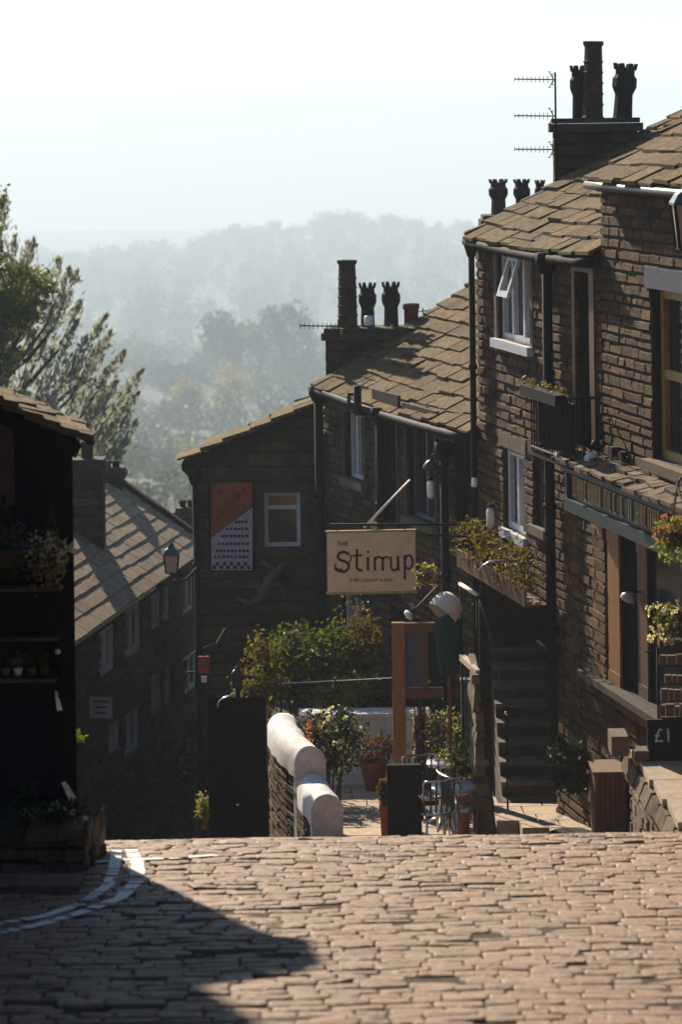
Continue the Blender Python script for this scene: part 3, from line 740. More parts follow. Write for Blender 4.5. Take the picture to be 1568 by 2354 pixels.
# ---- house A (shop)
rng = random.Random(22)
ha = thing('shop_house', 'brown stone shop house with dark green fascia and stone slab pent roof', 'house', PB.pt(UM - 2.5, ZB))
wa = PB.rect(1500, 1612, 672, 1072)
front = PB.rect(1345, 1700, 1200, 1700); front = (front[0], front[1], -5.55, PB.pix(1345, 1185)[1])
holes = [wa, front]
mb = MB(); wall_sheet(mb, PB, UN, UM - .004, ZB, ZEA, holes, depth=.30); shell(mb, PB, UN, UM - .004, ZB, ZEA, 3.0, pitch)
masonry(mb, PB, UN, UM - .01, ZB, ZEA - .1, holes, rng, .105, (.16, .38), .036, mi=2)
un2 = UN - 24
mb.quad(PB.pt(un2, -8), PB.pt(UN - .01, -8), PB.pt(UN - .01, 2.6), PB.pt(un2, 2.6), mi=2); mb.quad(PB.pt(UN - .01, -8), PB.pt(UN - .01, -8, -5), PB.pt(UN - .01, 2.6, -5), PB.pt(UN - .01, 2.6), mi=2); mb.quad(PB.pt(un2, 2.6), PB.pt(UN - .01, 2.6), PB.pt(UN - .01, 4.6, -5), PB.pt(un2, 4.6, -5), mi=2)  # unseen row continuing towards the camera, added to block sky light
mb.obj('wall', ['mortar', 'dark_room', 'gritstone'], ha)
window(ha, PB, wa, frame='ochre_paint', lights=2, transom=.5, sill='dressed', lintel='slate_blue', depth=.14, fw=.09, silld=.12, lh=.2)
roof('roof', ha, 'slate_right', PB.pt(UN, ZEA + .02, .09), PB.d, upslope(PB, pitch), UM - UN + .05, 3.5, rng, (.30, .23), (.24, .54), .034, sag=.02, lift0=.034)
gutter(ha, PB.pt(UN, ZEA - .04, .13), PB.pt(UM + .06, ZEA - .02, .13), .045, sag=.02)
# shopfront
u0, u1, z0, z1 = front
g = MB(); g.quad(PB.pt(u0, z0, -.10), PB.pt(u1, z0, -.10), PB.pt(u1, z1, -.10), PB.pt(u0, z1, -.10)); g.quad(PB.pt(u0, z0, -.12), PB.pt(u1, z0, -.12), PB.pt(u1, z1, -.12), PB.pt(u0, z1, -.12))
sf = g.obj('shop_window', 'glass', ha)
for pl, pr, mat in ((1367, 1391, 'orange_wood'), (1402, 1428, 'orange_wood'), (1456, 1478, 'brown_wood'), (1560, 1585, 'brown_wood')):
    a, b = sorted((PB.pix(pl, 1450)[0], PB.pix(pr, 1450)[0])); mb = MB(); o = .012 if mat == 'orange_wood' else -.05
    mb.pbox(PB, a, b, z0, z1 - .02, o - .022, o); mb.pbox(PB, a - .008, b + .008, z0, z0 + .12, o - .026, o + .006); mb.pbox(PB, a - .008, b + .008, z1 - .14, z1 - .02, o - .026, o + .006)
    mb.obj('timber_post', mat, sf)
# fascia, moulding, lettering
off = .26
uL = PB.pix(1304, 1120, off)[0]; uR = UN + .4
zt = PB.pix(1318, 1086, off)[1]; zb = PB.pix(1320, 1150, off)[1]; zm = PB.pix(1323, 1180, off)[1]
mb = MB(); mb.pbox(PB, uR, uL, zm, zt + .03, .04, off - .03)
mb.pbox(PB, uR, uL + .01, zm, zb - .002, off - .028, off + .03); mb.pbox(PB, uR, uL + .01, zt + .002, zt + .05, off - .028, off + .05)
mb.pbox(PB, uL - .06, uL + .01, zb, zt, off - .028, off + .02)
fa = mb.obj('fascia', 'green_fascia', ha)
mb = MB(); u = uL - .14; hh = zt - zb
while u > uR + .3:
    wd = rng.uniform(.05, .09); k = rng.random()
    st = [(0, .12, .86)] + ([(wd * .8, .12, .86)] if k < .7 else [])
    for dx, lo, hi in st: mb.pbox(PB, u - dx - .02, u - dx, zb + hh * lo, zb + hh * hi, off - .028, off - .015)
    for zz in ([.80] if k < .35 else [.46] if k < .6 else [.12, .80]): mb.pbox(PB, u - wd * .8 - .001, u - .021, zb + hh * zz, zb + hh * (zz + .07), off - .028, off - .016)
    u -= wd + rng.choice([.045, .045, .05, .14])
mb.obj('lettering', 'gold', fa)
pr_ = roof('pent_roof', ha, 'rubble', PB.pt(uR, zt + .065, off + .05), PB.d, -PB.n * .93 + V((0, 0, .36)), uL - uR + .05, .27, rng, (.15, .12), (.14, .3), .04)
# pilaster
a, b = sorted((PB.pix(1306, 1400)[0], PB.pix(1338, 1400)[0])); mb = MB(); masonry(mb, PB, a, b, -6.6, zm - .01, [], rng, .14, (.2, .3), .05); mb.obj('pilaster', 'gritstone', ha)
# plinth under the window
mb = MB(); a = PB.pix(1362, 1750)[0]; masonry(mb, PB, UN, a, -6.9, z0 - .07, [], rng, .15, (.25, .5), .09); mb.obj('plinth', 'gritstone', ha)
mb = MB(); mb.pbox(PB, UN, a + .02, z0 - .07, z0 - .003, -.02, .14); mb.obj('stall_sill', 'dressed_dark', ha)
# small end bracket catching the light
mb = MB(); mb.pbox(PB, uL + .012, uL + .09, zt + .1, zt + .17, .1, off + .1); mb.obj('gutter_end', 'white_paint', ha)

# floodlight above the pent roof
o = PB.pt(PB.pix(1398, 1040)[0], PB.pix(1398, 1047)[1], .14)
t = thing('floodlight', 'small white floodlight with a black hood above the shop fascia', 'lamp', o)
mb = MB(); mb.lathe(o, [(.03, 0), (.06, .02), (.075, .1), (.06, .15)], 10, axis=(-.25, -.6, -.15)); mb.obj('housing', 'white_plastic', t)
mb = MB(); mb.lathe(o + V((.02, .05, .05)), [(.02, 0), (.05, .02), (.05, .06), (.03, .1)], 10, axis=(0, .2, 1)); mb.tube([o + V((.0, .05, 0)), o + V((.12, .06, -.06))], .018, 6); mb.obj('hood', 'black_iron', t)
t = thing('cable_unit', 'cluster of dark cable boxes on the wall right of the floodlight', 'cable box', o + V((.2, 0, 0)))
for px, py, r in ((1425, 1040, .06), (1448, 1050, .05), (1437, 1062, .045)):
    mb = MB(); uu, zz = PB.pix(px, py); mb.pbox(PB, uu - r, uu + r, zz - r, zz + r, .02, .10); mb.obj('box', 'black_iron', t)
mb = MB(); uu, zz = PB.pix(1436, 1042); mb.tube([PB.pt(uu - .3, zz, .06), PB.pt(uu, zz - .05, .07), PB.pt(uu + .3, zz + .02, .06)], .012, 5); mb.obj('cable', 'black_iron', t)

# ---- planter over the passage
u0, u1, z0, z1 = PB.rect(1116, 1278, 1303, 1345)
t = thing('hanging_trough', 'slatted timber trough of yellow brown plants above the dark stair passage', 'planter', PB.pt(u0, z0))
mb = MB()
mb.pbox(PB, u0, u1, z0, z0 + .02, .06, .34)
for i in range(16):
    x = u0 + (u1 - u0) * i / 16; mb.pbox(PB, x + .006, x + (u1 - u0) / 16 - .006, z0 + .021, z1, .32, .34)
mb.obj('trough', 'brown_wood', t)
mb = MB()
for _ in range(36):
    cu = rng.uniform(u0 - .05, u1 + .05); fr = (cu - u0) / (u1 - u0); cz = z1 + rng.uniform(-.02, .36) * (.65 + .5 * (1 - abs(fr - .4)))
    for _ in range(26): mb.leaf(PB.pt(cu + rng.gauss(0, .10), cz + rng.gauss(0, .05), rng.uniform(.1, .42)), .065, rng)
mb.obj('foliage', 'leaf_olive', t)
mb = MB()
arc = [P(*p, 26.9) for p in ((1098, 1315), (1110, 1300), (1128, 1290), (1150, 1287), (1190, 1290))]
mb.tube(arc, .008, 6); mb.obj('hoop', 'steel', t)

# ---- house C (cafe row)
rng = random.Random(23)
PC = Plane(1.596, 30.3, -.347, 1, -1)
uc = lambda px: PC.pix(px, 1000)[0]
CF, CN = uc(746), uc(1104); ZEC, ZCB = -3.62, -9.6
hc = thing('stone_house', 'lower stone house with a broad mossy slate roof behind the hanging sign', 'house', PC.pt((CF + CN) / 2, ZCB))
c1 = PC.rect(795, 838, 950, 1102); c2 = PC.rect(938, 1000, 965, 1195); c3 = PC.rect(1046, 1100, 1010, 1265); c4 = PC.rect(785, 832, 1366, 1450); c5 = PC.rect(868, 912, 930, 1205); c6 = PC.rect(900, 1020, 1420, 1700)
holes = [c1, c2, c3, c4, c5, c6]
mb = MB(); wall_sheet(mb, PC, CN, CF, ZCB, ZEC, holes); shell(mb, PC, CN, CF, ZCB, ZEC, 2.9, R(29))
masonry(mb, PC, CN, CF, ZCB, ZEC - .1, holes, rng, .10, (.16, .36), .042, mi=2)
mb.obj('wall', ['mortar_dark', 'mortar_dark', 'gritstone_mid'], hc)
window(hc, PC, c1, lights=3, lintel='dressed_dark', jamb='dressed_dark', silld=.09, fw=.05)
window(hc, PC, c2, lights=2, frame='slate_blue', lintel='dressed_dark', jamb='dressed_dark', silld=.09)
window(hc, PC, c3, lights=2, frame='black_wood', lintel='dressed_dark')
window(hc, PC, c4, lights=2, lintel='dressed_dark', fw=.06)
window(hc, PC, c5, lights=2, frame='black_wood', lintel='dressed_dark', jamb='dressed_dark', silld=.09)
u0, u1, z0, z1 = c6; mb = MB(); mb.pbox(PC, u0, u1, z0, z1, -.2, -.14); mb.obj('door', 'black_wood', hc)
roof('roof', hc, 'slate_right', PC.pt(CN - .02, ZEC + .02, .10), PC.d, upslope(PC, R(29)), CF - CN + .07, 3.4, rng, (.29, .22), (.22, .48), .03, sag=.07, lift0=.034)
gutter(hc, PC.pt(CN, ZEC - .06, .14), PC.pt(CF + .12, ZEC - .0, .14), .055, 'black_iron', sag=.05)
downpipe(hc, PC.pt(CF - .02, ZEC - .06, .09), PC.pt(CF - .02, -9.2, .09), .06)
downpipe(hc, PC.pt(uc(893), ZEC - .1, .12), PC.pt(uc(893), -6.0, .12), .05)
downpipe(hc, PC.pt(uc(1038), ZEC - .3, .1), PC.pt(uc(1038), -8.4, .1), .05)
# vent pipe and lamp bracket on the eaves
mb = MB(); a = PC.pt(uc(860), ZEC - .15, .22); mb.tube([a, a + V((0, 0, .38))], .05, 8); mb.tube([a + V((0, 0, .02)), a - PC.n * .2 + V((0, 0, .02))], .03, 6); mb.obj('vent_pipe', 'black_iron', hc)
mb = MB(); a = PC.pt(uc(836), ZEC - .12, .2); mb.tube([a, a + V((0, 0, .22))], .022, 6); mb.tube([a + V((0, 0, .2)), a + V((.0, -.0, .2)) - PC.n * .12], .02, 6); mb.obj('eaves_bracket', 'black_iron', hc)
ch, zc = stack(hc, P(862, 800, 36.2).x, 36.2, .66, .32, -4.2, P(860, 778, 36.2).z, rng, 'gritstone_dark', -.1)
for px, ptop, kind, r, mat, dy in ((800, 598, 'tall', .135, 'pot_clay', -.05), (846, 648, 'king', .115, 'pot_black', 0), (900, 646, 'king', .12, 'pot_black', 0), (946, 698, 'short', .10, 'pot_red', .1)):
    y = 36.2 + dy; b = P(px, 760, y); b.z = zc - .04; pot(ch, b, P(px, ptop, y).z - b.z, r, kind, mat, rng)
b = P(848, 748, 35.95); mb = MB(); mb.lathe(b, [(.06, 0), (.065, .02), (.06, .13)], 10); mb.obj('chimney_liner', 'white_plastic', ch)
mb = MB()
for i in range(70):
    a = P(rng.uniform(762, 960), 765, 35.9); mb.leaf((a.x, a.y + rng.uniform(-.1, .1), zc + rng.uniform(-.16, .04)), .06, rng)
mb.obj('moss', 'leaf_shrub', ch)
y = 35.75; t = thing('tv_aerial', 'long single boom aerial on the lower chimney', 'aerial', P(760, 752, y))
mb = MB(); a, b = P(790, 750, y), P(690, 749, y); mb.tube([a, b], .010, 5)
for k in range(9): q = a.lerp(b, .18 + .82 * k / 8); mb.tube([q - V((0, 0, .045)), q + V((0, 0, .045))], .006, 4)
mb.obj('boom', 'soot', t)
mb = MB(); mb.tube([P(778, 775, y), P(778, 735, y)], .012, 5); mb.obj('mast', 'soot', t)
y = 36.4; t = thing('tv_aerial', 'short mast aerial right of the small red chimney pot', 'aerial', P(974, 745, y))
mb = MB(); mb.tube([P(975, 760, y), P(973, 708, y)], .010, 5); mb.obj('mast', 'soot', t)
mb = MB(); a, b = P(950, 716, y), P(986, 714, y); mb.tube([a, b], .008, 5)
for k in range(4): q = a.lerp(b, k / 3); mb.tube([q - V((0, 0, .03)), q + V((0, 0, .03))], .005, 4)
mb.obj('boom', 'soot', t)

# wall lamps
def wall_lamp(px, py, h, w, pl, label, arm=.12):
    uu, zz = pl.pix(px, py, .14); o = pl.pt(uu, zz, .14)
    t = thing('wall_lamp', label, 'lamp', o, 'white lamps along the cafe wall')
    mb = MB(); mb.lathe(o - V((0, 0, h / 2)), [(w * .35, 0), (w * .5, h * .1), (w * .5, h * .8), (w * .3, h)], 8); mb.obj('lamp_body', 'white_plastic', t)
    mb = MB(); mb.tube([o + V((0, 0, h * .5)), o + V((0, 0, h * .5 + .05)) - pl.n * .05, o - pl.n * .14 + V((0, 0, h * .5))], .012, 6); mb.lathe(o + V((0, 0, h * .5)), [(w * .6, 0), (w * .1, .05)], 8); mb.obj('bracket', 'black_iron', t)
wall_lamp(991, 1124, .22, .09, PC, 'white box lamp under the curved bracket on the cafe wall')
wall_lamp(1092, 1108, .12, .07, PC, 'small lamp high beside the dark cafe window')
wall_lamp(1128, 1190, .24, .09, PB, 'pale lamp at the corner left of the white lower window')
y = 31.2; o = P(990, 1068, y); t = thing('swan_neck_light', 'black domed swan neck light with a sunlit rim on the cafe wall', 'lamp', o)
mb = MB(); mb.lathe(o - V((0, 0, .06)), [(.10, 0), (.09, .05), (.05, .1), (.01, .12)], 12); mb.obj('shade', 'gutter_grey', t)
mb = MB(); mb.tube([o + V((0, 0, .06)), o + V((.03, 0, .12)), o + V((.12, .02, .1)), o + V((.22, .04, -.02))], .012, 6); mb.obj('arm', 'black_iron', t)

# ---- house D (gable with posters)
rng = random.Random(24)
YD = 36.4
PD = Plane(P(456, 1300, YD).x, YD, 1, 0, 1)
hd = thing('stone_house', 'dark gable ended stone house carrying the orange poster', 'house', PD.pt(1, -11))
gl, gr = P(456, 1043, YD), P(745, 920, YD); W = gr.x - gl.x + .9
slope = (gr.z - gl.z) / (gr.x - gl.x); ztop = lambda u: gl.z - .05 + slope * u
wd = PD.rect(606, 690, 1132, 1258)
mb = MB(); wall_sheet(mb, PD, 0, W, -11.5, ztop, [wd])
mb.quad((PD.o.x, YD, -11.5), (PD.o.x, YD + 6, -11.5), (PD.o.x, YD + 6, ztop(0) - 2.4), (PD.o.x, YD + .85, ztop(0)), (PD.o.x, YD, ztop(0)), mi=1); mb.quad((PD.o.x + W, YD, -11.5), (PD.o.x + W, YD + 6, -11.5), (PD.o.x + W, YD + 6, ztop(W) - 3.2), (PD.o.x + W, YD + .85, ztop(W)), (PD.o.x + W, YD, ztop(W)), mi=1)
masonry(mb, PD, .0, W, -11.5, lambda u: ztop(u) - .02, [wd], rng, .17, (.26, .55), .028, mi=2)
mb.quad((PD.o.x, YD + .86, ztop(0)), (PD.o.x + W, YD + .86, ztop(W)), (PD.o.x + W, YD + 6, ztop(W) - 3.2), (PD.o.x, YD + 6, ztop(0) - 2.4), mi=1)
mb.obj('wall', ['mortar_dark', 'mortar_dark', 'gritstone_mid'], hd)
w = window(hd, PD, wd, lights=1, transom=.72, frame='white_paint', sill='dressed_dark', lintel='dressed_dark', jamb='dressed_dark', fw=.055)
u0, u1, z0, z1 = wd; mb = MB(); mb.pbox(PD, u0 + .06, u1 - .06, z0 + (z1 - z0) * .77, z1 - .06, -.126, -.115); mb.obj('blind', 'curtain_orange', w)
ang = math.atan(slope); e0 = P(418, 1062, YD); L = W + (PD.o.x - e0.x)
rd = roof('roof', hd, 'slate_right', V((e0.x, YD - .10, e0.z)), (0, 1, 0), (math.cos(ang), 0, math.sin(ang)), .85, L / math.cos(ang), rng, (.38, .3), (.3, .7), .035)
mb = MB(); mb.hexa([V((e0.x, YD - .1, e0.z - .10)), V((PD.o.x, YD - .1, e0.z - .32)), V((PD.o.x, YD + .1, e0.z - .32)), V((e0.x, YD + .1, e0.z - .10)), V((e0.x, YD - .1, e0.z - .01)), V((PD.o.x, YD - .1, ztop(0) - .02)), V((PD.o.x, YD + .1, ztop(0) - .02)), V((e0.x, YD + .1, e0.z - .01))])
mb.obj('kneeler', 'black_iron', hd)
downpipe(hd, V((PD.o.x - .03, YD - .07, e0.z - .2)), V((PD.o.x + .02, YD - .07, -11)), .045)
# poster
q = lambda px, py, o=.06: P(px, py, YD - o)
t = thing('poster_board', 'orange and pale two colour notice board on the dark gable', 'sign', q(532, 1310))
mb = MB(); a, b = q(484, 1312), q(581, 1108); mb.abox(a.x - .02, b.x + .02, YD - .045, YD - .03, a.z - .02, b.z + .02); mb.obj('backing', 'black_wood', t)
def prism(pts, y0, y1):
    mb = MB(); n_ = len(pts); f = [V((p.x, y0, p.z)) for p in pts]; k = [V((p.x, y1, p.z)) for p in pts]
    mb.raw(f + k, [tuple(range(n_)), tuple(reversed(range(n_, 2 * n_)))] + [(i, (i + 1) % n_, n_ + (i + 1) % n_, n_ + i) for i in range(n_)]); return mb
prism([q(485, 1233), q(485, 1109), q(580, 1109), q(580, 1163)], YD - .06, YD - .046).obj('orange_panel', 'poster_orange', t)
prism([q(485, 1311), q(485, 1236), q(580, 1166), q(580, 1311)], YD - .06, YD - .046).obj('pale_panel', 'poster_pale', t)
mb = MB()
for py, x0, x1, n_ in ((1200, 540, 570, 4), (1216, 520, 572, 6), (1232, 508, 572, 7), (1250, 500, 574, 8), (1266, 496, 574, 9), (1280, 492, 576, 9)):
    for i in range(n_):
        a = x0 + (x1 - x0) * i / n_; b = a + (x1 - x0) / n_ * rng.uniform(.5, .85); p0, p1 = q(a, py + 3), q(b, py - 3)
        mb.abox(p0.x, p1.x, YD - .064, YD - .0605, p0.z, p1.z)
for i in range(11):
    for j in range(2):
        if (i + j) % 2: continue
        p0, p1 = q(488 + i * 8, 1308 - j * 8), q(496 + i * 8, 1300 - j * 8); mb.abox(p0.x, p1.x, YD - .064, YD - .0605, p0.z, p1.z)
mb.obj('lettering', 'sign_ink', t)
mb = MB()
for px, py, r in ((505, 1130, 6), (545, 1140, 9), (520, 1160, 7), (560, 1125, 5), (500, 1190, 6), (535, 1175, 5)):
    p = q(px, py); s = r * S(YD); mb.lathe((p.x, YD - .0605, p.z), [(s, 0), (s * .7, .004)], 9, axis=(0, -1, 0))
mb.obj('emblem', 'brown_wood', t)
# dark leaping ornament below the window
t = thing('wall_ornament', 'grey cast leaping figure fixed below the gable window', 'ornament', q(600, 1340))
mb = MB()
for pts, r in (([(545, 1375), (575, 1388), (600, 1372), (618, 1340), (640, 1310), (662, 1292)], (.02, .03, .05, .07, .05, .02)), ([(618, 1340), (645, 1345), (652, 1380)], (.05, .03, .015)), ([(600, 1368), (585, 1345), (560, 1350)], (.04, .025, .012)), ([(640, 1312), (615, 1300), (600, 1290)], (.04, .03, .03))):
    mb.tube([q(*p, .10) for p in pts], [x_ * 1.25 for x_ in r], 7)
mb.obj('figure', 'cast_grey', t)
mb = MB()
for p in ((620, 1335), (590, 1372)): a = q(*p, .1); mb.tube([a, a + V((0, .12, 0))], .014, 6)
mb.obj('fixing', 'black_iron', t)
# ================================================================== left terrace (houses E and F)
PE = Plane(-3.68, 36, .186, 1, 1)
ue = lambda px: PE.pix(px, 1400)[0]
E0, E1, E2 = ue(165) - 1.6, ue(336), ue(462)
ZEE, ZEBASE = -6.93, -12.5
def up_e(p): return -PE.n * math.cos(p) + V((0, 0, math.sin(p)))
pe = R(34)
for k, (a, b, lab, mat) in enumerate(((E0, E1, 'near half of the left terrace with dark coursed walls and a sunlit grey slate roof', 'gritstone_dark'),
                                      (E1 + .004, E2, 'far half of the left terrace with pinkish stone behind the green lantern', 'gritstone_mid'))):
    rng = random.Random(31 + k)
    h = thing('terrace_house', lab, 'house', PE.pt((a + b) / 2, ZEBASE), 'terrace houses on the left')
    if k == 0: rects = [PE.rect(226, 260, 1440, 1548), PE.rect(284, 320, 1392, 1506), PE.rect(178, 200, 1484, 1606), PE.rect(246, 272, 1658, 1730), PE.rect(282, 318, 1630, 1735)]
    else: rects = [PE.rect(344, 366, 1362, 1445), PE.rect(374, 388, 1345, 1430), PE.rect(416, 442, 1322, 1410), PE.rect(344, 368, 1545, 1640), PE.rect(376, 392, 1530, 1620), PE.rect(420, 448, 1500, 1590), PE.rect(398, 440, 1690, 1790)]
    mb = MB(); wall_sheet(mb, PE, a, b, ZEBASE, ZEE, rects); shell(mb, PE, a, b, ZEBASE, ZEE, 1.5, pe)
    masonry(mb, PE, a, b, ZEBASE, ZEE - .06, rects, rng, .17 if k == 0 else .14, (.35, .8) if k == 0 else (.2, .45), .035, mi=2)
    mb.obj('wall', ['mortar_dark', 'mortar_dark', mat], h)
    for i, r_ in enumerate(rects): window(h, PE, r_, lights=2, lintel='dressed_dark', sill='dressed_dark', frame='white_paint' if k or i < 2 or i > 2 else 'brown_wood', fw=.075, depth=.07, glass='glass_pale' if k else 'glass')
    rf = roof('roof', h, 'slate_left', PE.pt(a, ZEE + .02, .10), PE.d, up_e(pe), b - a, 1.9, rng, (.25, .19), (.35, .7), .014, jit=.15, lift0=.024)
    gutter(h, PE.pt(a, ZEE - .03, .12), PE.pt(b, ZEE - .03, .12), .035, 'white_paint' if k == 0 else 'black_iron')
    if k == 0:
        ch, zc = stack(h, P(200, 1160, 39.6).x, 39.6, .26, .2, -6.7, P(200, 1078, 39.6).z, rng, 'gritstone_mid')
        b_ = P(200, 1085, 39.6); b_.z = zc - .02; pot(ch, b_, .28, .09, 'short', 'pot_clay', rng)
    else:
        mb = MB(); p0, p1 = PE.pt(b + .01, ZEE + .03, .1), PE.pt(b + .01, ZEE + .03, .1) + up_e(pe) * 1.92
        nn = PE.d.cross(up_e(pe)); nn = nn if nn.z > 0 else -nn
        mb.hexa([p0 - nn * .1, p0 - nn * .1 + PE.d * .12, p1 - nn * .1 + PE.d * .12, p1 - nn * .1, p0 + nn * .10, p0 + nn * .1 + PE.d * .12, p1 + nn * .1 + PE.d * .12, p1 + nn * .1]); mb.obj('verge_coping', 'black_iron', h)
        ch, zc = stack(h, P(256, 1120, 43.0).x, 43.0, .20, .2, -7.0, P(256, 1096, 43).z, rng)
        for px in (246, 266):
            b_ = P(px, 1090, 43.0); b_.z = zc - .02; pot(ch, b_, .12, .06, 'short', 'pot_black', rng)
        ch, zc = stack(h, P(428, 1190, 45.5).x, 45.5, .16, .2, -12, P(428, 1186, 45.5).z, rng)
        for px in (420, 438):
            b_ = P(px, 1180, 45.5); b_.z = zc - .02; pot(ch, b_, .13, .055, 'short', 'pot_black', rng)
# little shop sign on E
a0, a1, z0, z1 = PE.rect(184, 208, 1602, 1650); o = PE.pt(a0, z0)
t = thing('shop_sign', 'small pale projecting shop board low on the dark left terrace', 'sign', o)
mb = MB(); c = PE.pt((a0 + a1) / 2, (z0 + z1) / 2, .22); mb.box(c, PE.n * .16, PE.d * .015, V((0, 0, (z1 - z0) / 2))); mb.obj('board', 'poster_pale', t)
mb = MB(); mb.tube([PE.pt((a0 + a1) / 2, z1 + .04, 0), PE.pt((a0 + a1) / 2, z1 + .04, .42)], .012, 6); mb.obj('bracket', 'black_iron', t)
mb = MB()
for i in range(3): mb.box(c + V((0, 0, .09 - .08 * i)) - PE.d * .017, PE.n * (.11 - .02 * i), PE.d * .004, V((0, 0, .014)))
mb.obj('lettering', 'sign_ink', t)

# hanging basket helper
def basket(label, c, r, leafmat, flower=None, group='hanging baskets', seed=1, trail=.25, n=26, per=22, size=.06, hang=None, fl=40):
    rng = random.Random(seed); c = V(c)
    t = thing('hanging_basket', label, 'hanging basket', c, group)
    mb = MB(); mb.lathe(c - V((0, 0, r * .75)), [(r * .15, 0), (r * .5, r * .15), (r * .75, r * .5), (r * .8, r * .75)], 12)
    if hang is not None:
        h = V(hang)
        for k in range(3): a = k * 2.1; mb.tube([c + V((math.cos(a) * r * .75, math.sin(a) * r * .75, 0)), h], .006, 4)
    mb.obj('basket', 'wicker', t)
    mb = MB(); mb.crown(c + V((0, 0, r * .25)), (r * 1.15, r * 1.0, r * .75), n, per, size, rng, spread=.22, droop=trail)
    mb.obj('foliage', leafmat, t)
    if flower:
        mb = MB()
        for _ in range(fl):
            d = V((rng.gauss(0, 1), rng.gauss(0, 1) - .5, rng.gauss(.2, .8))).normalized()
            p = c + V((d.x * r * 1.25, d.y * r * 1.1, d.z * r * .85 + r * .2))
            for _ in range(4): mb.leaf(p + V((rng.gauss(0, .015), rng.gauss(0, .015), rng.gauss(0, .015))), size * .7, rng, asp=.9)
        mb.obj('flowers', flower, t)
    return t
def lantern(name, label, top, s, glassmat='pink_glass', roofmat='teal_paint', arm=None):
    """four sided street lantern hanging below its cap; top = tip of the finial, s = body width"""
    t = thing(name, label, 'lantern', top)
    x = V(top); hb_, hr_ = s * 1.15, s * .78
    mb = MB(); mb.lathe(x - V((0, 0, hr_)), [(s * .70, -.02), (s * .70, .0), (s * .52, hr_ * .28), (s * .30, hr_ * .42), (s * .26, hr_ * .62), (s * .16, hr_ * .72), (s * .05, hr_ * .86), (s * .07, hr_ * .92), (.006, hr_)], 4, sq=True, smooth=False); mb.obj('cap', roofmat, t)
    zt_, zb_ = x.z - hr_ - .02, x.z - hr_ - hb_
    mb = MB(); mb.lathe((x.x, x.y, zb_), [(s * .46, 0), (s * .62, zt_ - zb_)], 4, sq=True, smooth=False); mb.obj('glass', glassmat, t)
    mb = MB()
    for k in range(4):
        a = math.pi / 4 + k * math.pi / 2; c_, s_ = math.cos(a), math.sin(a)
        mb.tube([(x.x + c_ * s * .48, x.y + s_ * s * .48, zb_), (x.x + c_ * s * .64, x.y + s_ * s * .64, zt_)], s * .045, 5)
    mb.lathe((x.x, x.y, zb_ - s * .1), [(s * .1, -s * .12), (s * .2, 0), (s * .5, s * .06), (s * .5, s * .1)], 4, sq=True, smooth=False)
    mb.obj('frame', 'black_iron', t)
    if arm:
        mb = MB(); mb.tube(arm, .018, 7); mb.obj('bracket', 'black_iron', t)
    return t
y = 36.2
lantern('street_lantern', 'green capped lantern with pink glass bracketed off the gable corner', P(393, 1243, y), .225, arm=[P(400, 1332, y), P(405, 1342, y), P(430, 1330, y), P(458, 1300, y)])
y = 22.6
lantern('street_lantern', 'large pink glass lantern cut by the right edge of the photo', P(1588, 395, y), .34, arm=[P(1588, 640, y), P(1592, 650, y), P(1640, 640, y + .2), P(1700, 560, y + .4)])

# ================================================================== left foreground building L
rng = random.Random(41)
YL = 17.5
PL = Plane(P(168, 1200, YL).x, YL, 1, 0, 1)           # u runs right; building is at negative u
hl = thing('corner_shop', 'black fronted corner shop with a mossy stone roof on the left', 'shop', (-2.6, YL, gz(YL)))
zr = lambda u: P(163, 1008, YL).z - u * .46
zE = P(168, 1018, YL).z
side = V((-.182, 1, 0)).normalized(); Lside = .9
sw = (-3.2, -.115 , P(80, 1830, YL).z, P(80, 1568, YL).z); up_ = (-3.2, -.10, P(80, 1550, YL).z, P(80, 1466, YL).z)
mb = MB(); wall_sheet(mb, PL, -3.4, 0, gz(YL) - .3, lambda u: zE - u * .46, [sw, up_], depth=.3, mi=0)
b0 = PL.pt(0, 0); b1 = b0 + side * Lside
for lo, hi in ((gz(YL) - 2.2, zE),): mb.quad(V((b0.x, b0.y, lo)), V((b1.x, b1.y, lo)), V((b1.x, b1.y, hi)), V((b0.x, b0.y, hi)), mi=0)
mb.quad((b1.x, b1.y, -8), (-5, b1.y, -8), (-5, b1.y, zE + 1.2), (b1.x, b1.y, zE), mi=0); mb.quad((-5, YL, -8), (-5, b1.y, -8), (-5, b1.y, zE + 1.4), (-5, YL, zE + 1.4), mi=0)
mb.abox(-6.5, -3.15, YL + .02, YL + 1.6, -8, 1.2, 2); mb.abox(-12, -3.3, -7, YL - .5, -8, 3.2, 2); mb.abox(-12, 12, -14, -11, -4, 5.5, 2)  # taller house block, then two unseen masses added to cut sky light
mb.obj('wall', ['black_wood', 'dark_room', 'gritstone_dark'], hl)
# black boards on the upper front
mb = MB()
for i in range(22):
    u = -3.35 + i * .152; mb.pbox(PL, u + .004, min(u + .148, -.004), P(80, 1335, YL).z, zE - u * .46 - .09 if u < -.2 else zE - .02, .002, .018)
mb.obj('boarding', 'black_wood', hl)
pl_ = math.atan(.46)
e0 = V((PL.o.x + .075, YL - .09, zE + .0))
upv = V((-math.cos(pl_), 0, math.sin(pl_)))
d_ = side
rl = roof('roof', hl, 'slate_low', e0, d_, (upv - d_ * upv.dot(d_) * 0).normalized(), Lside + .1, 2.3, rng, (.14, .12), (.14, .32), .035)
mb = MB(); g0, g1 = e0 + V((.03, .3, -.02)), e0 + side * (Lside + .05) + V((.03, 0, -.02)); mb.tube([g0, g0.lerp(g1, .55)], .026, 6); mb.tube([g0.lerp(g1, .62) , g1], .020, 6); mb.obj('gutter', 'black_iron', hl)
mb = MB(); mb.tube([P(104, 903, 19.0), P(150, 974, 19.0)], .022, 6); mb.obj('roof_flashing', 'whitewash', hl)
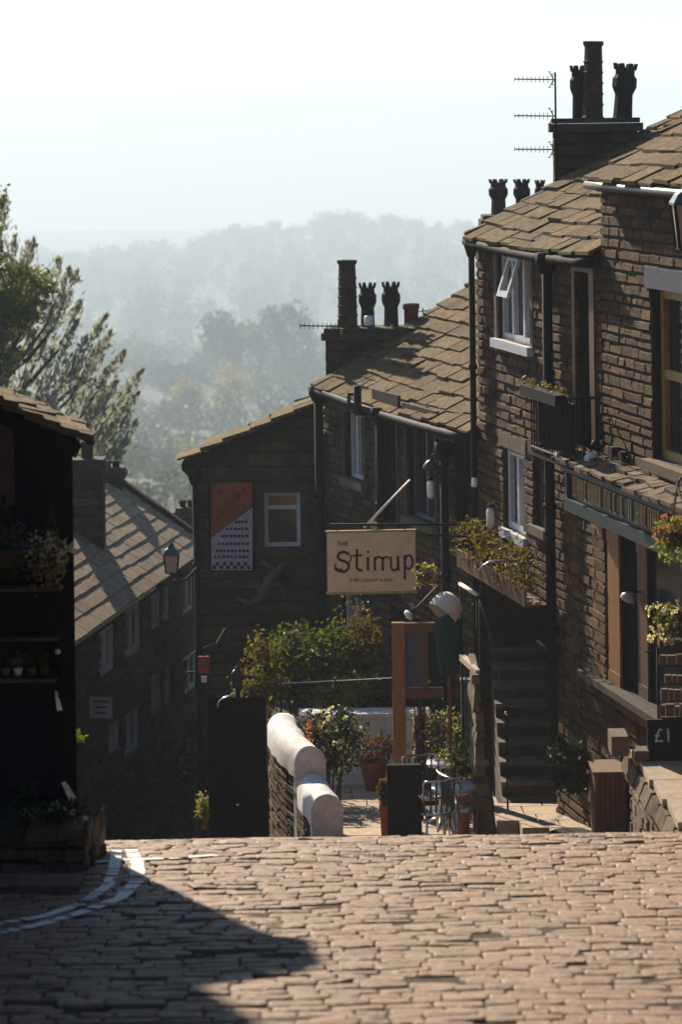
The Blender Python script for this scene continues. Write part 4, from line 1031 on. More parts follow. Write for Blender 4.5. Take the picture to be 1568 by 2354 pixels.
mb = MB(); mb.pbox(PL, -3.2, -.12, P(80, 1445, YL).z, P(80, 1352, YL).z, .02, .07)
fb = mb.obj('fascia', 'black_wood', hl)
mb = MB(); u = -.42; zb, zt = P(80, 1425, YL).z, P(80, 1372, YL).z
for wd in (.05, .04, .055, .045, .05, .04, .05, .05, .045, .05, .05, .04, .05, .05, .05):
    mb.pbox(PL, u - .012, u, zb, zt, .071, .076); mb.pbox(PL, u - wd, u - wd + .01, zb, zt, .071, .076)
    if rng.random() < .6: mb.pbox(PL, u - wd + .0105, u - .0125, zt - .02, zt - .004, .071, .0755)
    u -= wd + .025
mb.obj('lettering', 'soot', fb)
for py, pr, name in ((1348, 143, 'ledge'), (1462, 136, 'ledge'), (1556, 131, 'ledge')):
    z = P(80, py, YL).z; uR_ = P(pr, py, YL).x - PL.o.x; mb = MB(); mb.pbox(PL, -3.25, uR_, z - .012, z + .012, -.02, .13); mb.tube([PL.pt(-3.25, z + .004, .13), PL.pt(uR_, z + .004, .13)], .013, 8); mb.obj(name, 'gutter_grey', hl)
g = MB(); z0, z1 = up_[2], up_[3]; g.quad(PL.pt(-3.2, z0, -.28), PL.pt(-.1, z0, -.28), PL.pt(-.1, z1, -.28), PL.pt(-3.2, z1, -.28)); z0, z1 = sw[2], sw[3]; g.quad(PL.pt(-3.2, z0, -.2), PL.pt(-.1, z0, -.2), PL.pt(-.1, z1, -.2), PL.pt(-3.2, z1, -.2)); wg = g.obj('shop_window', 'glass', hl)
for k in range(5): u = -.13 - k * .42; mb = MB(); mb.pbox(PL, u - .03, u, sw[2], sw[3], -.19, -.12); mb.obj('glazing_bar', 'dressed_dark', wg)
mb = MB(); a, b = P(-40, 1162, YL), P(31, 950, YL); mb.pbox(PL, a.x - PL.o.x, b.x - PL.o.x, a.z, b.z, .021, .06); mb.obj('shutter', 'rack_red', hl)
# items on the ledge
for k, px in enumerate((12, 40, 72, 100)):
    c = P(px, 1540, YL - .08); t = thing('potted_plant', ('brown plant in a small clay pot, leftmost on the black shop ledge', 'pale plant in a small white pot on the black shop ledge', 'brown plant in a small clay pot right of the white pot on the ledge', 'green plant in a brown woven pot, rightmost on the black shop ledge')[k], 'plant', c, 'small pots on the black shop ledge'); mb = MB(); mb.lathe(c - V((0, 0, .035)), [(.022, 0), (.036, .05)], 10); pp = mb.obj('pot', ('terracotta', 'white_plastic', 'terracotta', 'wicker')[k], t)
    mb = MB(); mb.crown(c + V((0, 0, .09)), (.06, .05, .07), 8, 10, .035, rng); mb.obj('foliage', ('leaf_rust', 'leaf_pale', 'leaf_rust', 'leaf_shrub')[k], t)
# wall bits
t = thing('wall_hook', 'small pale metal bracket on the black shop corner', 'bracket', P(132, 1630, YL))
mb = MB(); a = P(128, 1590, YL - .06); mb.tube([a, P(130, 1605, YL - .08)], .010, 6); mb.hexa([P(126, 1607, YL - .05), P(134, 1607, YL - .05), P(134, 1607, YL - .03), P(126, 1607, YL - .03), P(124, 1600, YL - .05), P(131, 1600, YL - .05), P(131, 1600, YL - .03), P(124, 1600, YL - .03)]); mb.obj('hook', 'white_plastic', t)
mb = MB(); mb.raw([P(127, 1604, YL - .1), P(135, 1606, YL - .06), P(143, 1633, YL - .06), P(130, 1634, YL - .12), P(127, 1604, YL - .0), P(135, 1606, YL - .0), P(143, 1633, YL - .0), P(130, 1634, YL - .0)], [(0, 1, 2, 3), (7, 6, 5, 4), (0, 4, 5, 1), (1, 5, 6, 2), (2, 6, 7, 3), (3, 7, 4, 0)]); mb.obj('plate', 'white_plastic', t)
t = thing('wall_plaque', 'tiny pale plaque under the ledge of the black shop', 'plaque', P(132, 1498, YL))
mb = MB(); mb.lathe(P(132, 1498, YL - .02), [(.02, 0), (.017, .012)], 10, axis=(0, -1, 0)); mb.obj('disc', 'white_plastic', t)
# baskets on L
basket('pale flowering hanging basket by the black shop corner', P(112, 1275, YL - .3), .13, 'leaf_pale', 'petal_white', seed=2, trail=.20, n=30, per=18, size=.04, hang=P(116, 1175, YL - .3))
mb = MB(); mb.tube([P(116, 1175, YL - .3), P(118, 1160, YL - .28), P(118, 1170, YL)], .010, 6)
tag(mb.obj('basket_bracket', 'black_iron'), 'thin black bracket arm carrying the pale flower basket', 'bracket')
basket('green hanging basket with pale and purple flowers at the left edge', P(8, 1262, YL - .3), .16, 'leaf_shrub', 'petal_purple', seed=3, trail=.16, n=30, per=18, size=.045, hang=P(8, 1160, YL - .3))
mb = MB(); mb.tube([P(8, 1160, YL - .3), P(8, 1145, YL - .28), P(8, 1155, YL)], .010, 6)
tag(mb.obj('basket_bracket', 'black_iron'), 'thin black bracket arm carrying the green basket at the left edge', 'bracket')
# lime plant and white pot right of the corner
y = 18.6; c = P(162, 1700, y); t = thing('wall_planter', 'lime green plant in a dark wall pot right of the black shop', 'planter', c)
mb = MB(); mb.lathe(c - V((0, 0, .12)), [(.04, 0), (.075, .1)], 12); mb.tube([c - V((0, 0, .05)), c + V((-.3, .1, -.05))], .012, 6); mb.obj('pot', 'black_iron', t)
mb = MB(); mb.crown(c + V((0, 0, .02)), (.09, .08, .05), 14, 14, .035, rng); mb.obj('foliage', 'leaf_lime', t)
c = P(156, 1735, y); t = thing('wall_light', 'small square white light below the lime green plant', 'light', c)
mb = MB(); mb.box(c, (.032, 0, 0), (0, .03, 0), (0, 0, .03)); mb.obj('diffuser', 'white_plastic', t)
mb = MB(); mb.box(c + V((-.1, .06, 0)), (.11, 0, 0), (0, .025, 0), (0, 0, .012)); mb.obj('arm', 'black_iron', t)

# raised stone pavement and planter at its edge
rng = random.Random(43)
t = thing('stone_planter', 'low rough stone planter wall beside the kerb of the black shop', 'planter', P(120, 2000, 16.8))
PS = Plane(-3.7, 16.85, 1, 0, 1); ur = P(190, 1950, 16.85).x + 3.7; ztp = P(100, 1906, 16.85).z
mb = MB(); wall_sheet(mb, PS, 0, ur - .03, gz(16.85) - .3, ztp - .05, [])
PS2 = Plane(-3.7 + ur, 16.85, .05, 1, 1); wall_sheet(mb, PS2, 0, .9, gz(17.4) - .3, ztp - .05, [])
masonry(mb, PS, 0, ur, gz(16.85) - .1, ztp - .05, [], rng, .09, (.12, .26), .09, .014, 1, .014); masonry(mb, PS2, 0, .9, gz(17.4) - .1, ztp - .05, [], rng, .13, (.16, .3), .05, .014, 1, .012)
x = 0
while x < ur + .03:
    x1 = min(x + rng.uniform(.17, .27), ur + .05); o = rng.uniform(-.01, .012); zz = ztp + rng.uniform(-.006, .006)
    q_ = lambda u, y, z: (-3.7 + u, y, z)
    mb.hexa([q_(x + .004, 16.79 + o, zz - .06), q_(x1 - .004, 16.79 + o, zz - .06), q_(x1 - .004, 17.1, zz - .05), q_(x + .004, 17.1, zz - .05), q_(x + .01, 16.80 + o, zz), q_(x1 - .01, 16.80 + o, zz), q_(x1 - .01, 17.1, zz + .012), q_(x + .01, 17.1, zz + .012)], 1); x = x1
mb.obj('stone_wall', ['mortar', 'rubble'], t)
mb = MB(); mb.abox(-3.6, -3.7 + ur - .02, 17.11, 17.45, -5.3, ztp - .01); mb.obj('soil', 'joint', t)
t = thing('flower_bed', 'low bed of pale flowers and leaves on top of the stone planter', 'flowers', P(120, 1870, 17))
mb = MB(); c = P(120, 1862, 17.0); mb.crown(c, (.20, .14, .06), 20, 18, .05, rng); mb.crown(P(60, 1830, 17.2), (.08, .1, .10), 10, 14, .045, rng); mb.obj('foliage', 'leaf_dark', t)
mb = MB()
for px, py in ((66, 1870), (78, 1868), (90, 1872), (140, 1858), (150, 1864), (165, 1868), (132, 1850), (190, 1880), (110, 1866), (58, 1866)):
    p = P(px, py, 16.95)
    for _ in range(9): mb.leaf(p + V((rng.gauss(0, .018), rng.gauss(0, .03), rng.gauss(0, .008))), .035, rng, asp=.8)
mb.obj('flowers', 'petal_white', t)
t = thing('pavement_sign', 'small tilted tan board leaning above the flower bed', 'sign', P(160, 1840, 17.1))
mb = MB(); mb.hexa([P(148, 1815, 17.1), P(162, 1812, 17.15), P(162, 1812, 17.2), P(148, 1815, 17.2), P(140, 1800, 17.1), P(148, 1796, 17.15), P(148, 1796, 17.2), P(140, 1800, 17.2)]); mb.hexa([P(165, 1852, 17.05), P(178, 1838, 17.1), P(178, 1838, 17.15), P(165, 1852, 17.12), P(148, 1818, 17.1), P(160, 1812, 17.15), P(160, 1812, 17.2), P(148, 1818, 17.17)]); mb.obj('board', 'sign_tan', t)
mb = MB(); mb.tube([P(172, 1845, 17.1), P(172, 1890, 17.1)], .012, 6); mb.tube([P(150, 1818, 17.12), P(152, 1890, 17.15)], .010, 6); mb.obj('stake', 'black_wood', t)
mb = MB()
x = -3.8
while x < P(196, 1990, 16.4).x - .05:
    wd_ = rng.uniform(.4, .6); x1 = min(x + wd_, P(196, 1990, 16.4).x); y0_ = 15.35 + rng.uniform(-.02, .02) + (x + 1.7) * -.55 * 0
    mb.hexa([(x + .006, 16.0, gz(16.0) - .1), (x1 - .006, 16.0, gz(16.0) - .1), (x1 - .006, 16.42, gz(16.3) - .1), (x + .006, 16.42, gz(16.3) - .1), (x + .006, 16.02, gz(16) + .045), (x1 - .006, 16.02, gz(16) + .045), (x1 - .006, 16.42, gz(16.3) + .045), (x + .006, 16.42, gz(16.3) + .045)]); x = x1
structure(mb.obj('kerb', 'rubble'), label='worn stone kerb in front of the black shop')

# ================================================================== trees behind the left shop
def conifer():
    rng = random.Random(51); yc = 62; s = S(yc)
    t = thing('cypress_tree', 'large grey green cypress with upswept feathery branches behind the left shop', 'tree', (P(-40, 1100, yc).x, yc, -15))
    base = P(-30, 1300, yc); mb = MB(); mb.tube([V((base.x, yc, -16)), V((base.x, yc, -9)), V((base.x - .2, yc, -3.5))], [.35, .26, .08], 8)
    tips = [(-60, 380), (-10, 425), (12, 455), (-30, 520), (35, 540), (62, 555), (78, 545), (52, 600), (100, 640), (135, 590), (160, 612), (178, 622), (150, 660), (120, 700), (185, 690), (176, 735), (200, 770),
            (243, 722), (255, 760), (228, 790), (210, 830), (262, 830), (285, 805), (268, 870), (240, 900), (295, 900), (328, 850), (318, 900), (300, 950), (315, 965), (270, 960), (290, 1010), (240, 985), (210, 940), (255, 1030), (225, 1045), (180, 900), (150, 850), (120, 800), (80, 760), (40, 720), (0, 680), (60, 850), (100, 900), (30, 800), (140, 960), (190, 1010), (160, 1050), (100, 980), (40, 900), (0, 820), (60, 1000), (0, 950), (20, 1040), (110, 1060), (-40, 620), (-60, 760), (-50, 900)]
    fm = MB()
    for px, py in tips:
        tip = P(px, py, yc + rng.uniform(-1.6, 1.6)); L = rng.uniform(1.3, 2.0)
        lean = V((min(.75, max(.1, (px + 60) / 520)), rng.uniform(-.25, .25), 1)).normalized()
        root = tip - lean * L; trunk = V((base.x + (.1), yc, max(-14, root.z - 1.3)))
        mb.tube([trunk, trunk.lerp(root, .6) - V((0, 0, .2)), root, tip - lean * .3], [.09, .06, .03, .008], 5)
        for i in range(int(140 * L / 1.6)):
            f = rng.random() ** .8; wd_ = .36 * (1 - f) ** .7 * (.35 + .65 * min(1, f * 4)) + .015
            off = V((rng.gauss(0, wd_ * .62), rng.gauss(0, wd_ * .62), 0))
            p = root + lean * L * f + off
            dirn = (lean + off * .9 + V((0, 0, .25))).normalized()
            fm.leaf(p, .17, rng, 0, dirn * 1.4, .42)
    mb.obj('trunk', 'bark', t); fm.obj('crown', 'leaf_conifer_hazed', t)
conifer()
def near_tree():
    rng = random.Random(52); yc = 54; c = P(28, 680, yc)
    t = thing('leafy_tree', 'yellow green leafy tree in front of the grey cypress at the left edge', 'tree', (c.x - .6, yc, -14))
    mb = MB(); mb.tube([(c.x - .9, yc, -15), (c.x - .8, yc, -8), (c.x - .2, yc, -4)], [.22, .16, .05], 8)
    for a in ((-.6, 0, -3.2), (.5, .2, -3.6), (.1, -.4, -3.0), (-1.3, .1, -4)): mb.tube([(c.x - .75, yc, -7.5), (c.x - .6 + a[0] * .4, yc + a[1], -5.2), (c.x + a[0], yc + a[1], a[2])], [.1, .07, .02], 6)
    mb.obj('trunk', 'bark', t)
    mb = MB(); mb.crown(P(40, 670, yc), (.75, .8, .62), 46, 46, .13, rng, spread=.17); mb.crown(P(-30, 740, yc), (.8, .9, .75), 40, 44, .13, rng, spread=.17); mb.crown(P(-20, 560, yc), (.45, .6, .5), 12, 34, .12, rng, spread=.16); mb.crown(P(15, 800, yc), (.3, .5, .4), 12, 30, .12, rng, spread=.2); mb.crown(P(-10, 470, yc), (.30, .3, .5), 10, 24, .11, rng, spread=.2)
    mb.obj('crown', 'leaf_tree', t)
near_tree()
# flowers by the foot of E
rng = random.Random(53)
basket('orange brown hanging basket in the shade of the left terrace', P(425, 1665, 37), .26, 'leaf_gold', None, seed=6, trail=.35, n=30, per=24, size=.07, hang=P(425, 1560, 37))
mb = MB(); mb.tube([P(425, 1560, 37), P(430, 1545, 37), P(470, 1545, 37.0)], .014, 6); mb.tube([P(470, 1540, 37), P(470, 1720, 37)], .02, 6); mb.tube([P(470, 1545, 37), P(480, 1545, 37.3)], .014, 6)
tag(mb.obj('basket_bracket', 'black_iron'), 'dark bracket post holding the orange brown basket', 'bracket')
c = P(468, 1528, 34); t = thing('hanging_sign', 'small red shop sign with a white tag hanging at the gable corner', 'sign', c)
mb = MB(); mb.box(c, (.07, 0, 0), (0, .012, 0), (0, 0, .11)); mb.obj('board', 'red_paint', t)
mb = MB(); mb.lathe(c + V((0, -.0125, .02)), [(.05, 0), (.04, .006)], 12, axis=(0, -1, 0)); mb.obj('emblem', 'petal_pink', t)
mb = MB(); mb.box(c + V((.0, 0, -.19)), (.035, 0, 0), (0, .008, 0), (0, 0, .04)); mb.obj('tag', 'white_plastic', t)
mb = MB(); mb.tube([c + V((0, 0, -.19)), c + V((0, 0, .22)), c + V((.16, .05, .26)), c + V((.30, 2.2, .26))], .01, 5); mb.obj('bracket', 'black_iron', t)
for k, (px, py, yy, r_, lf, lab) in enumerate(((300, 1810, 36, (.5, .5, .35), 'leaf_dark', 'dark shrub at the foot of the left terrace, nearest the black shop'), (370, 1800, 37, (.45, .5, .4), 'leaf_dark', 'dark shrub at the foot of the left terrace, in the middle'), (430, 1790, 38, (.35, .5, .5), 'leaf_rust', 'brownish climbing plant below the orange basket'), (465, 1868, 28, (.06, .1, .16), 'leaf_pale', 'white speckled plant at the left foot of the tall black cabinet'))):
    c = P(px, py, yy); g_ = gz(yy); t = thing('shrub', lab, 'shrub', (c.x, yy, g_), 'shrubs along the shaded left side' if k < 3 else None)
    mb = MB(); mb.crown(c, r_, 26, 30, .09 if k < 3 else .04, rng); mb.obj('foliage', lf, t)
    mb = MB()
    for i in range(5): mb.tube([(c.x + rng.gauss(0, .03), yy, g_ - .1), c + V((rng.gauss(0, r_[0] * .5), rng.gauss(0, .1), 0))], .015, 5)
    mb.obj('stem', 'bark', t)
# ================================================================== forecourt right of the street
def pz(y): return -7.20 - .115 * (y - 25.4)
rng = random.Random(61)
mb = MB()
mb.hexa([(-.2, 25.3, -8.5), (2.75, 25.3, -8.5), (2.2, 33.5, -10), (-.75, 33.5, -10), (-.2, 25.3, pz(25.3) - .03), (2.75, 25.3, pz(25.3) - .03), (2.2, 33.5, pz(33.5) - .03), (-.75, 33.5, pz(33.5) - .03)], 1)
y = 25.3
while y < 31:
    d = rng.uniform(.4, .6); x = -.2 - .06 * (y - 25.3) + .02
    while x < 2.6:
        wd_ = rng.uniform(.4, .8); x1 = min(x + wd_, 2.62); h0 = pz(y) + rng.uniform(-.006, .006); h1 = pz(y + d) + rng.uniform(-.006, .006)
        mb.hexa([(x + .006, y + .006, h0 - .06), (x1 - .006, y + .006, h0 - .06), (x1 - .006, y + d - .006, h1 - .06), (x + .006, y + d - .006, h1 - .06), (x + .006, y + .006, h0), (x1 - .006, y + .006, h0), (x1 - .006, y + d - .006, h1), (x + .006, y + d - .006, h1)]); x = x1
    y += d
y = 25.9
while y < 28.2:
    d = min(rng.uniform(.4, .6), 28.28 - y); x = 1.42 + max(0, (27.2 - y)) * .45
    while x < 2.55:
        x1 = min(x + rng.uniform(.4, .7), 2.6); h0, h1 = pz(y) + .15 + rng.uniform(-.004, .004), pz(y + d) + .15
        mb.hexa([(x + .004, y + .004, h0 - .3), (x1 - .004, y + .004, h0 - .3), (x1 - .004, y + d - .004, h1 - .3), (x + .004, y + d - .004, h1 - .3), (x + .012, y + .012, h0), (x1 - .006, y + .006, h0), (x1 - .006, y + d - .006, h1), (x + .012, y + d - .006, h1)]); x = x1
    y += d
structure(mb.obj('forecourt', ['flag', 'joint']), label='pale flagstone forecourt below the street edge')

# raised pavement in front of the shop
zp = -5.76
t = thing('retaining_wall', 'rough rubble wall holding up the raised shop pavement', 'wall', (2.7, 22, gz(22)))
ea, eb = V((2.76, 20.75, 0)), V((2.60, 23.9, 0))
dd = (eb - ea).normalized(); L = (eb - ea).length
PW = Plane(ea.x, ea.y, dd.x, dd.y, -1)
mb = MB(); wall_sheet(mb, PW, 0, L, -8, zp - .07, []); masonry(mb, PW, 0, L, -7.6, zp - .065, [], rng, .12, (.12, .3), .07, .02, 2, .014)
PW2 = Plane(eb.x, eb.y, 1, .0, -1); mb.quad(PW2.pt(0, -8), PW2.pt(1.2, -8), PW2.pt(1.2, zp - .07), PW2.pt(0, zp - .07))
for i in range(9):
    u = L * i / 8.6; wd_ = L / 9; mb.hexa([PW.pt(u, zp - .2, -.02), PW.pt(u + wd_, zp - .2, -.02), PW.pt(u + wd_, zp - .2, .09 + rng.uniform(0, .03)), PW.pt(u, zp - .2, .09 + rng.uniform(0, .03)), PW.pt(u + .01, zp - .065, -.02), PW.pt(u + wd_ - .01, zp - .065, -.02), PW.pt(u + wd_ - .01, zp - .065 + rng.uniform(-.02, 0), .06), PW.pt(u + .01, zp - .065, .06)], 2)
mb.obj('wall', ['mortar', 'mortar', 'rubble'], t)
mb = MB(); y = 20.75
while y < 23.8:
    d = min(rng.uniform(.5, .75), 23.9 - y); x = 2.76 - .0508 * (y - 20.75) - .05
    while x < 4.6:
        wd_ = rng.uniform(.6, 1.0); x1 = x + wd_; h = zp + rng.uniform(-.004, .004)
        mb.hexa([(x + .005, y + .005, h - .06), (x1 - .005, y + .005, h - .06), (x1 - .005, y + d - .005, h - .06), (x + .005, y + d - .005, h - .06), (x + .005, y + .005, h), (x1 - .005, y + .005, h), (x1 - .005, y + d - .005, h), (x + .005, y + d - .005, h)]); x = x1
    y += d
mb.abox(2.85, 4.8, 20.8, 23.9, -8, zp - .065, 1)
structure(mb.obj('pavement', ['flag', 'joint']), label='raised flagstone pavement in front of the green shop')
# low stone step blocks by the plinth
t = thing('stone_block', 'pale squared stone standing on the pavement edge by the shop', 'block', P(1445, 1740, 23.7))
mb = MB(); a, b = P(1404, 1745, 23.75), P(1442, 1690, 23.75); mb.abox(a.x, b.x, 23.62, 23.95, zp + .002, zp + .18); mb.abox(b.x + .03, b.x + .16, 23.4, 23.6, zp + .002, zp + .1); mb.obj('block', 'dressed', t)
b_ = mb

# round topped dark bush in a tub
c = P(1312, 1760, 25.7); t = thing('clipped_bush', 'dark round topped clipped bush at the foot of the stairs', 'bush', (c.x, 25.7, pz(25.7)))
mb = MB(); mb.crown(c, (.23, .22, .27), 120, 26, .05, rng, spread=.10, shell=.7); mb.obj('foliage', 'leaf_dark', t)
mb = MB(); mb.lathe((c.x, 25.7, pz(25.7)), [(.15, 0), (.2, .05), (.22, .22), (.2, .22)], 14); mb.obj('tub', 'black_wood', t)
# brown timber side of the shop base
t = thing('timber_crate', 'brown boarded timber planter box beside the retaining wall', 'crate', P(1410, 1840, 24.6))
mb = MB(); a, b = P(1368, 1860, 25.1), P(1438, 1778, 25.1); n_ = 6
for i in range(n_):
    x0 = a.x + (b.x - a.x) * i / n_; mb.abox(x0 + .004, x0 + (b.x - a.x) / n_ - .004, 25.05, 25.1, pz(25.4) - .4, b.z)
mb.abox(a.x, b.x, 25.101, 25.5, pz(25.4) - .4, b.z - .02); mb.abox(a.x - .02, b.x + .02, 25.02, 25.52, b.z + .001, b.z + .035); mb.obj('boards', 'brown_wood', t)

# stairs
mb = MB(); n_ = 9; x0, x1 = 1.66, 2.43
ybase, ytop = 28.3, 30.5; zb_, zt_ = pz(28.3), -6.1
for i in range(n_):
    z0 = zb_ + (zt_ - zb_) * i / n_; z1 = zb_ + (zt_ - zb_) * (i + 1) / n_; y0 = ybase + (ytop - ybase) * i / n_
    mb.abox(x0, x1, y0, ytop + .6, z0 - (.3 if i == 0 else 0), z1 - .05); mb.abox(x0 - .005, x1 + .005, y0 - .025, ytop + .6, z1 - .048, z1, 1)
t = thing('stone_steps', 'dark flight of stone steps climbing into the shaded passage', 'steps', (1.97, ybase, zb_)); mb.obj('tread', ['dressed_dark', 'dressed'], t)
mb = MB(); mb.tube([P(1103, 1378, 28.4), P(1120, 1430, 28.3), P(1150, 1560, 28.0), P(1165, 1640, 27.8)], .011, 7)
rt = thing('handrail', 'thin metal handrail slanting down the left side of the dark steps', 'handrail', P(1165, 1640, 27.8)); mb.obj('rail', 'gutter_grey', rt)
for px, py, yy in ((1165, 1640, 27.8), (1103, 1378, 28.4)): a = P(px, py, yy); mb = MB(); mb.tube([a, V((a.x, a.y, pz(yy)))], .011, 6); mb.obj('post', 'black_iron', rt)
mb = MB(); p = P(1165, 1640, 27.8); mb.lathe(p - V((0, 0, .02)), [(.01, 0), (.025, .012), (.025, .03), (.01, .045)], 10); mb.obj('knob', 'steel', rt)
mb = MB(); mb.tube([P(1058, 1342, 28.2), P(1097, 1367, 27.4)], .022, 8)
rt = thing('handrail', 'short pale wooden rail catching the sun beside the parasol', 'handrail', P(1080, 1355, 27.8)); mb.obj('rail', 'canvas', rt)
for a in (P(1097, 1369, 27.4), P(1060, 1346, 28.2)): mb = MB(); mb.tube([a, V((a.x, a.y, pz(a.y)))], .012, 6); mb.obj('post', 'black_iron', rt)
mb = MB(); mb.tube([P(1238, 1474, 28.1), P(1262, 1492, 27.5)], .022, 7); a = P(1262, 1492, 27.5); mb.tube([a, a + V((.10, .15, -.02))], .014, 6)
rt = thing('handrail', 'short pale wall rail on the right side of the dark steps', 'handrail', P(1250, 1483, 27.8)); mb.obj('rail', 'gutter_grey', rt)

# parapet pillar left of the steps (rough stone)
t = thing('stone_pier', 'tall rough stone pier with a sloping coping beside the cafe tables', 'pier', P(1120, 1925, 25.8))
mb = MB(); z0, z1 = pz(25.8) - .3, P(1100, 1545, 25.8).z
z = z0
while z < z1:
    h = rng.uniform(.07, .15); f = (z - z0) / (z1 - z0)
    pl_, pr_2 = 1092 - 2 * f, 1146 - 42 * f ** .8
    pl_ += rng.uniform(-5, 5); pr_2 += rng.uniform(-7, 8)
    a, b = P(pl_, 1700, 25.8).x, P(pr_2, 1700, 25.8).x
    for (ya, yb) in ((25.66 + rng.uniform(-.02, .02), 25.98), (25.99, 26.5 + .2 * f)):
        o = rng.uniform(-.015, .015)
        mb.hexa([(a + o, ya, z), (b + o, ya, z), (b + o, yb, z), (a + o, yb, z), (a + o + .012, ya + .012, z + h - .008), (b + o - .012, ya + .012, z + h - .008), (b + o - .012, yb, z + h - .008), (a + o + .012, yb, z + h - .008)])
    z += h
mb.obj('stonework', 'rubble', t)
mb = MB(); mb.hexa([P(1056, 1518, 26.9), P(1094, 1552, 25.75), P(1104, 1552, 25.75), P(1070, 1516, 26.9), P(1056, 1505, 26.9), P(1094, 1540, 25.75), P(1104, 1540, 25.75), P(1070, 1503, 26.9)]); mb.obj('coping', 'flag', t)
t = thing('door_post', 'narrow pale painted door post behind the stone pier', 'post', P(1074, 1700, 28.6))
mb = MB(); a, b = P(1063, 1760, 28.6), P(1085, 1568, 28.6); mb.abox(a.x, b.x, 28.55, 28.65, pz(28.6), b.z); mb.abox(a.x - .01, b.x + .01, 28.53, 28.67, b.z + .001, b.z + .04); mb.obj('post', 'slate_blue', t)

# curved white topped wall
def capwall():
    rng = random.Random(62)
    t = thing('garden_wall', 'curved stone garden wall with a stepped round white coping', 'wall', (-.3, 27, gz(27)))
    # upper leg centre line and lower leg
    up = [P(648, 1650, 28.5), P(655, 1662, 28.1), P(670, 1690, 27.7), P(690, 1716, 27.3), P(714, 1740, 26.95)]
    zt = P(714, 1716, 26.95).z
    lo = [P(716, 1780, 26.95), P(732, 1800, 26.5), P(752, 1820, 26.05)]; zl = P(746, 1826, 26.05).z
    r = .158
    def leg(pts, ztop, bottom):
        mb = MB(); n_ = 14; rings = []; key = pts; pts = []
        for a, b in zip(key, key[1:]):
            k_ = max(2, int((b - a).length / .05)); pts += [a.lerp(b, i / k_) for i in range(k_)]
        pts.append(key[-1])
        for i, p in enumerate(pts):
            tt = (pts[min(i + 1, len(pts) - 1)] - pts[max(i - 1, 0)]); tt.z = 0; tt.normalize(); sx = V((tt.y, -tt.x, 0))
            ring = [V((p.x, p.y, 0)) + sx * (r * math.cos(math.pi * k / n_)) * (1 if k not in (0, n_) else 1.04) + V((0, 0, ztop - r * .95 + r * .95 * math.sin(math.pi * k / n_))) for k in range(n_ + 1)]
            ring.append(ring[-1] - V((0, 0, .16))); ring.insert(0, ring[0] - V((0, 0, .16)))
            rings.append(ring)
        m_ = len(rings[0]); vs = [q for ring in rings for q in ring]
        fs = [(i * m_ + k, i * m_ + k + 1, (i + 1) * m_ + k + 1, (i + 1) * m_ + k) for i in range(len(rings) - 1) for k in range(m_ - 1)]
        fs += [tuple(reversed(range(m_))), tuple((len(rings) - 1) * m_ + k for k in range(m_))]
        mb.raw(vs, fs, 0, False)
        for i, f in enumerate(mb.f[:-2]): mb.sm[i] = True
        for i, q in enumerate(mb.v):
            q = V(q); nn = noise.noise(q * 5) * .014 + noise.noise(q * 16 + V((3, 1, 2))) * .006; mb.v[i] = (q.x + nn * .8, q.y, q.z + nn)
        pts = key
        mb.obj('coping', 'whitewash', t)
        for a, b in zip(pts, pts[1:]):
            tt = b - a; tt.z = 0; Lg = tt.length; tt.normalize(); sx = V((tt.y, -tt.x, 0)); 
            for sg in (1, -1):
                class Q: pass
                q_ = Q(); o_ = V((a.x, a.y, 0)) + sx * (sg * (r - .03)); q_.pt = lambda u, z, off=0, o_=o_, tt=tt, sx=sx, sg=sg: o_ + tt * u + sx * (sg * off) + V((0, 0, z))
                side_mb.quad(q_.pt(0, bottom), q_.pt(Lg, bottom), q_.pt(Lg, ztop - r - .0), q_.pt(0, ztop - r - .0), mi=0)
                masonry(side_mb, q_, 0, Lg, bottom, ztop - r - .14, [], rng, .085, (.14, .32), .05, .012, 1)
    side_mb = MB()
    leg(up, zt, -8.3); leg(lo, zl, -7.6)
    # rendered end faces
    e = lo[-1]; tt = (lo[-1] - lo[-2]); tt.z = 0; tt.normalize(); sx = V((tt.y, -tt.x, 0))
    mb = MB(); a = V((e.x, e.y, 0)); mb.box(a - tt * .05 + V((0, 0, (zl - r * .95 - .16 - 7.4) / 2 - .001)), sx * r, tt * .055, V((0, 0, (zl - r * .95 - .16 + 7.4) / 2))); mb.obj('end_face', 'whitewash', t)
    e = up[-1]; tt = (up[-1] - up[-2]); tt.z = 0; tt.normalize(); sx = V((tt.y, -tt.x, 0))
    mb = MB(); a = V((e.x, e.y, 0)); mb.box(a - tt * .05 + V((0, 0, (zt - r * .95 - .16 - 7.4) / 2 - .001)), sx * r, tt * .055, V((0, 0, (zt - r * .95 - .16 + 7.4) / 2))); mb.obj('end_face', 'whitewash', t)
    side_mb.obj('stonework', ['mortar', 'gritstone'], t)
capwall()

# white wall across the back of the forecourt
y = 31; t = thing('terrace_wall', 'low white rendered wall across the back of the forecourt', 'wall', (0, y, pz(y)))
mb = MB(); a, b = P(690, 1650, y), P(984, 1650, y); mb.abox(a.x, b.x, y, y + .28, pz(y) - .2, P(800, 1652, y).z); mb.obj('render', 'whitewash', t)
mb = MB(); mb.abox(a.x - .02, b.x + .02, y - .03, y + .31, P(800, 1651, y).z, P(800, 1641, y).z); mb.obj('coping', 'whitewash', t)
t = thing('stone_post', 'sunlit rough stone gatepost beside the timber sign post', 'post', P(970, 1760, 29.6))
mb = MB(); a, b = P(953, 1760, 29.6), P(990, 1652, 29.6); z = pz(29.6)
while z < b.z:
    h = rng.uniform(.06, .11); o = rng.uniform(-.015, .015); mb.abox(a.x + o, b.x + o, 29.5 + o, 29.8, z, z + h - .006); z += h
mb.obj('stonework', 'rubble', t)

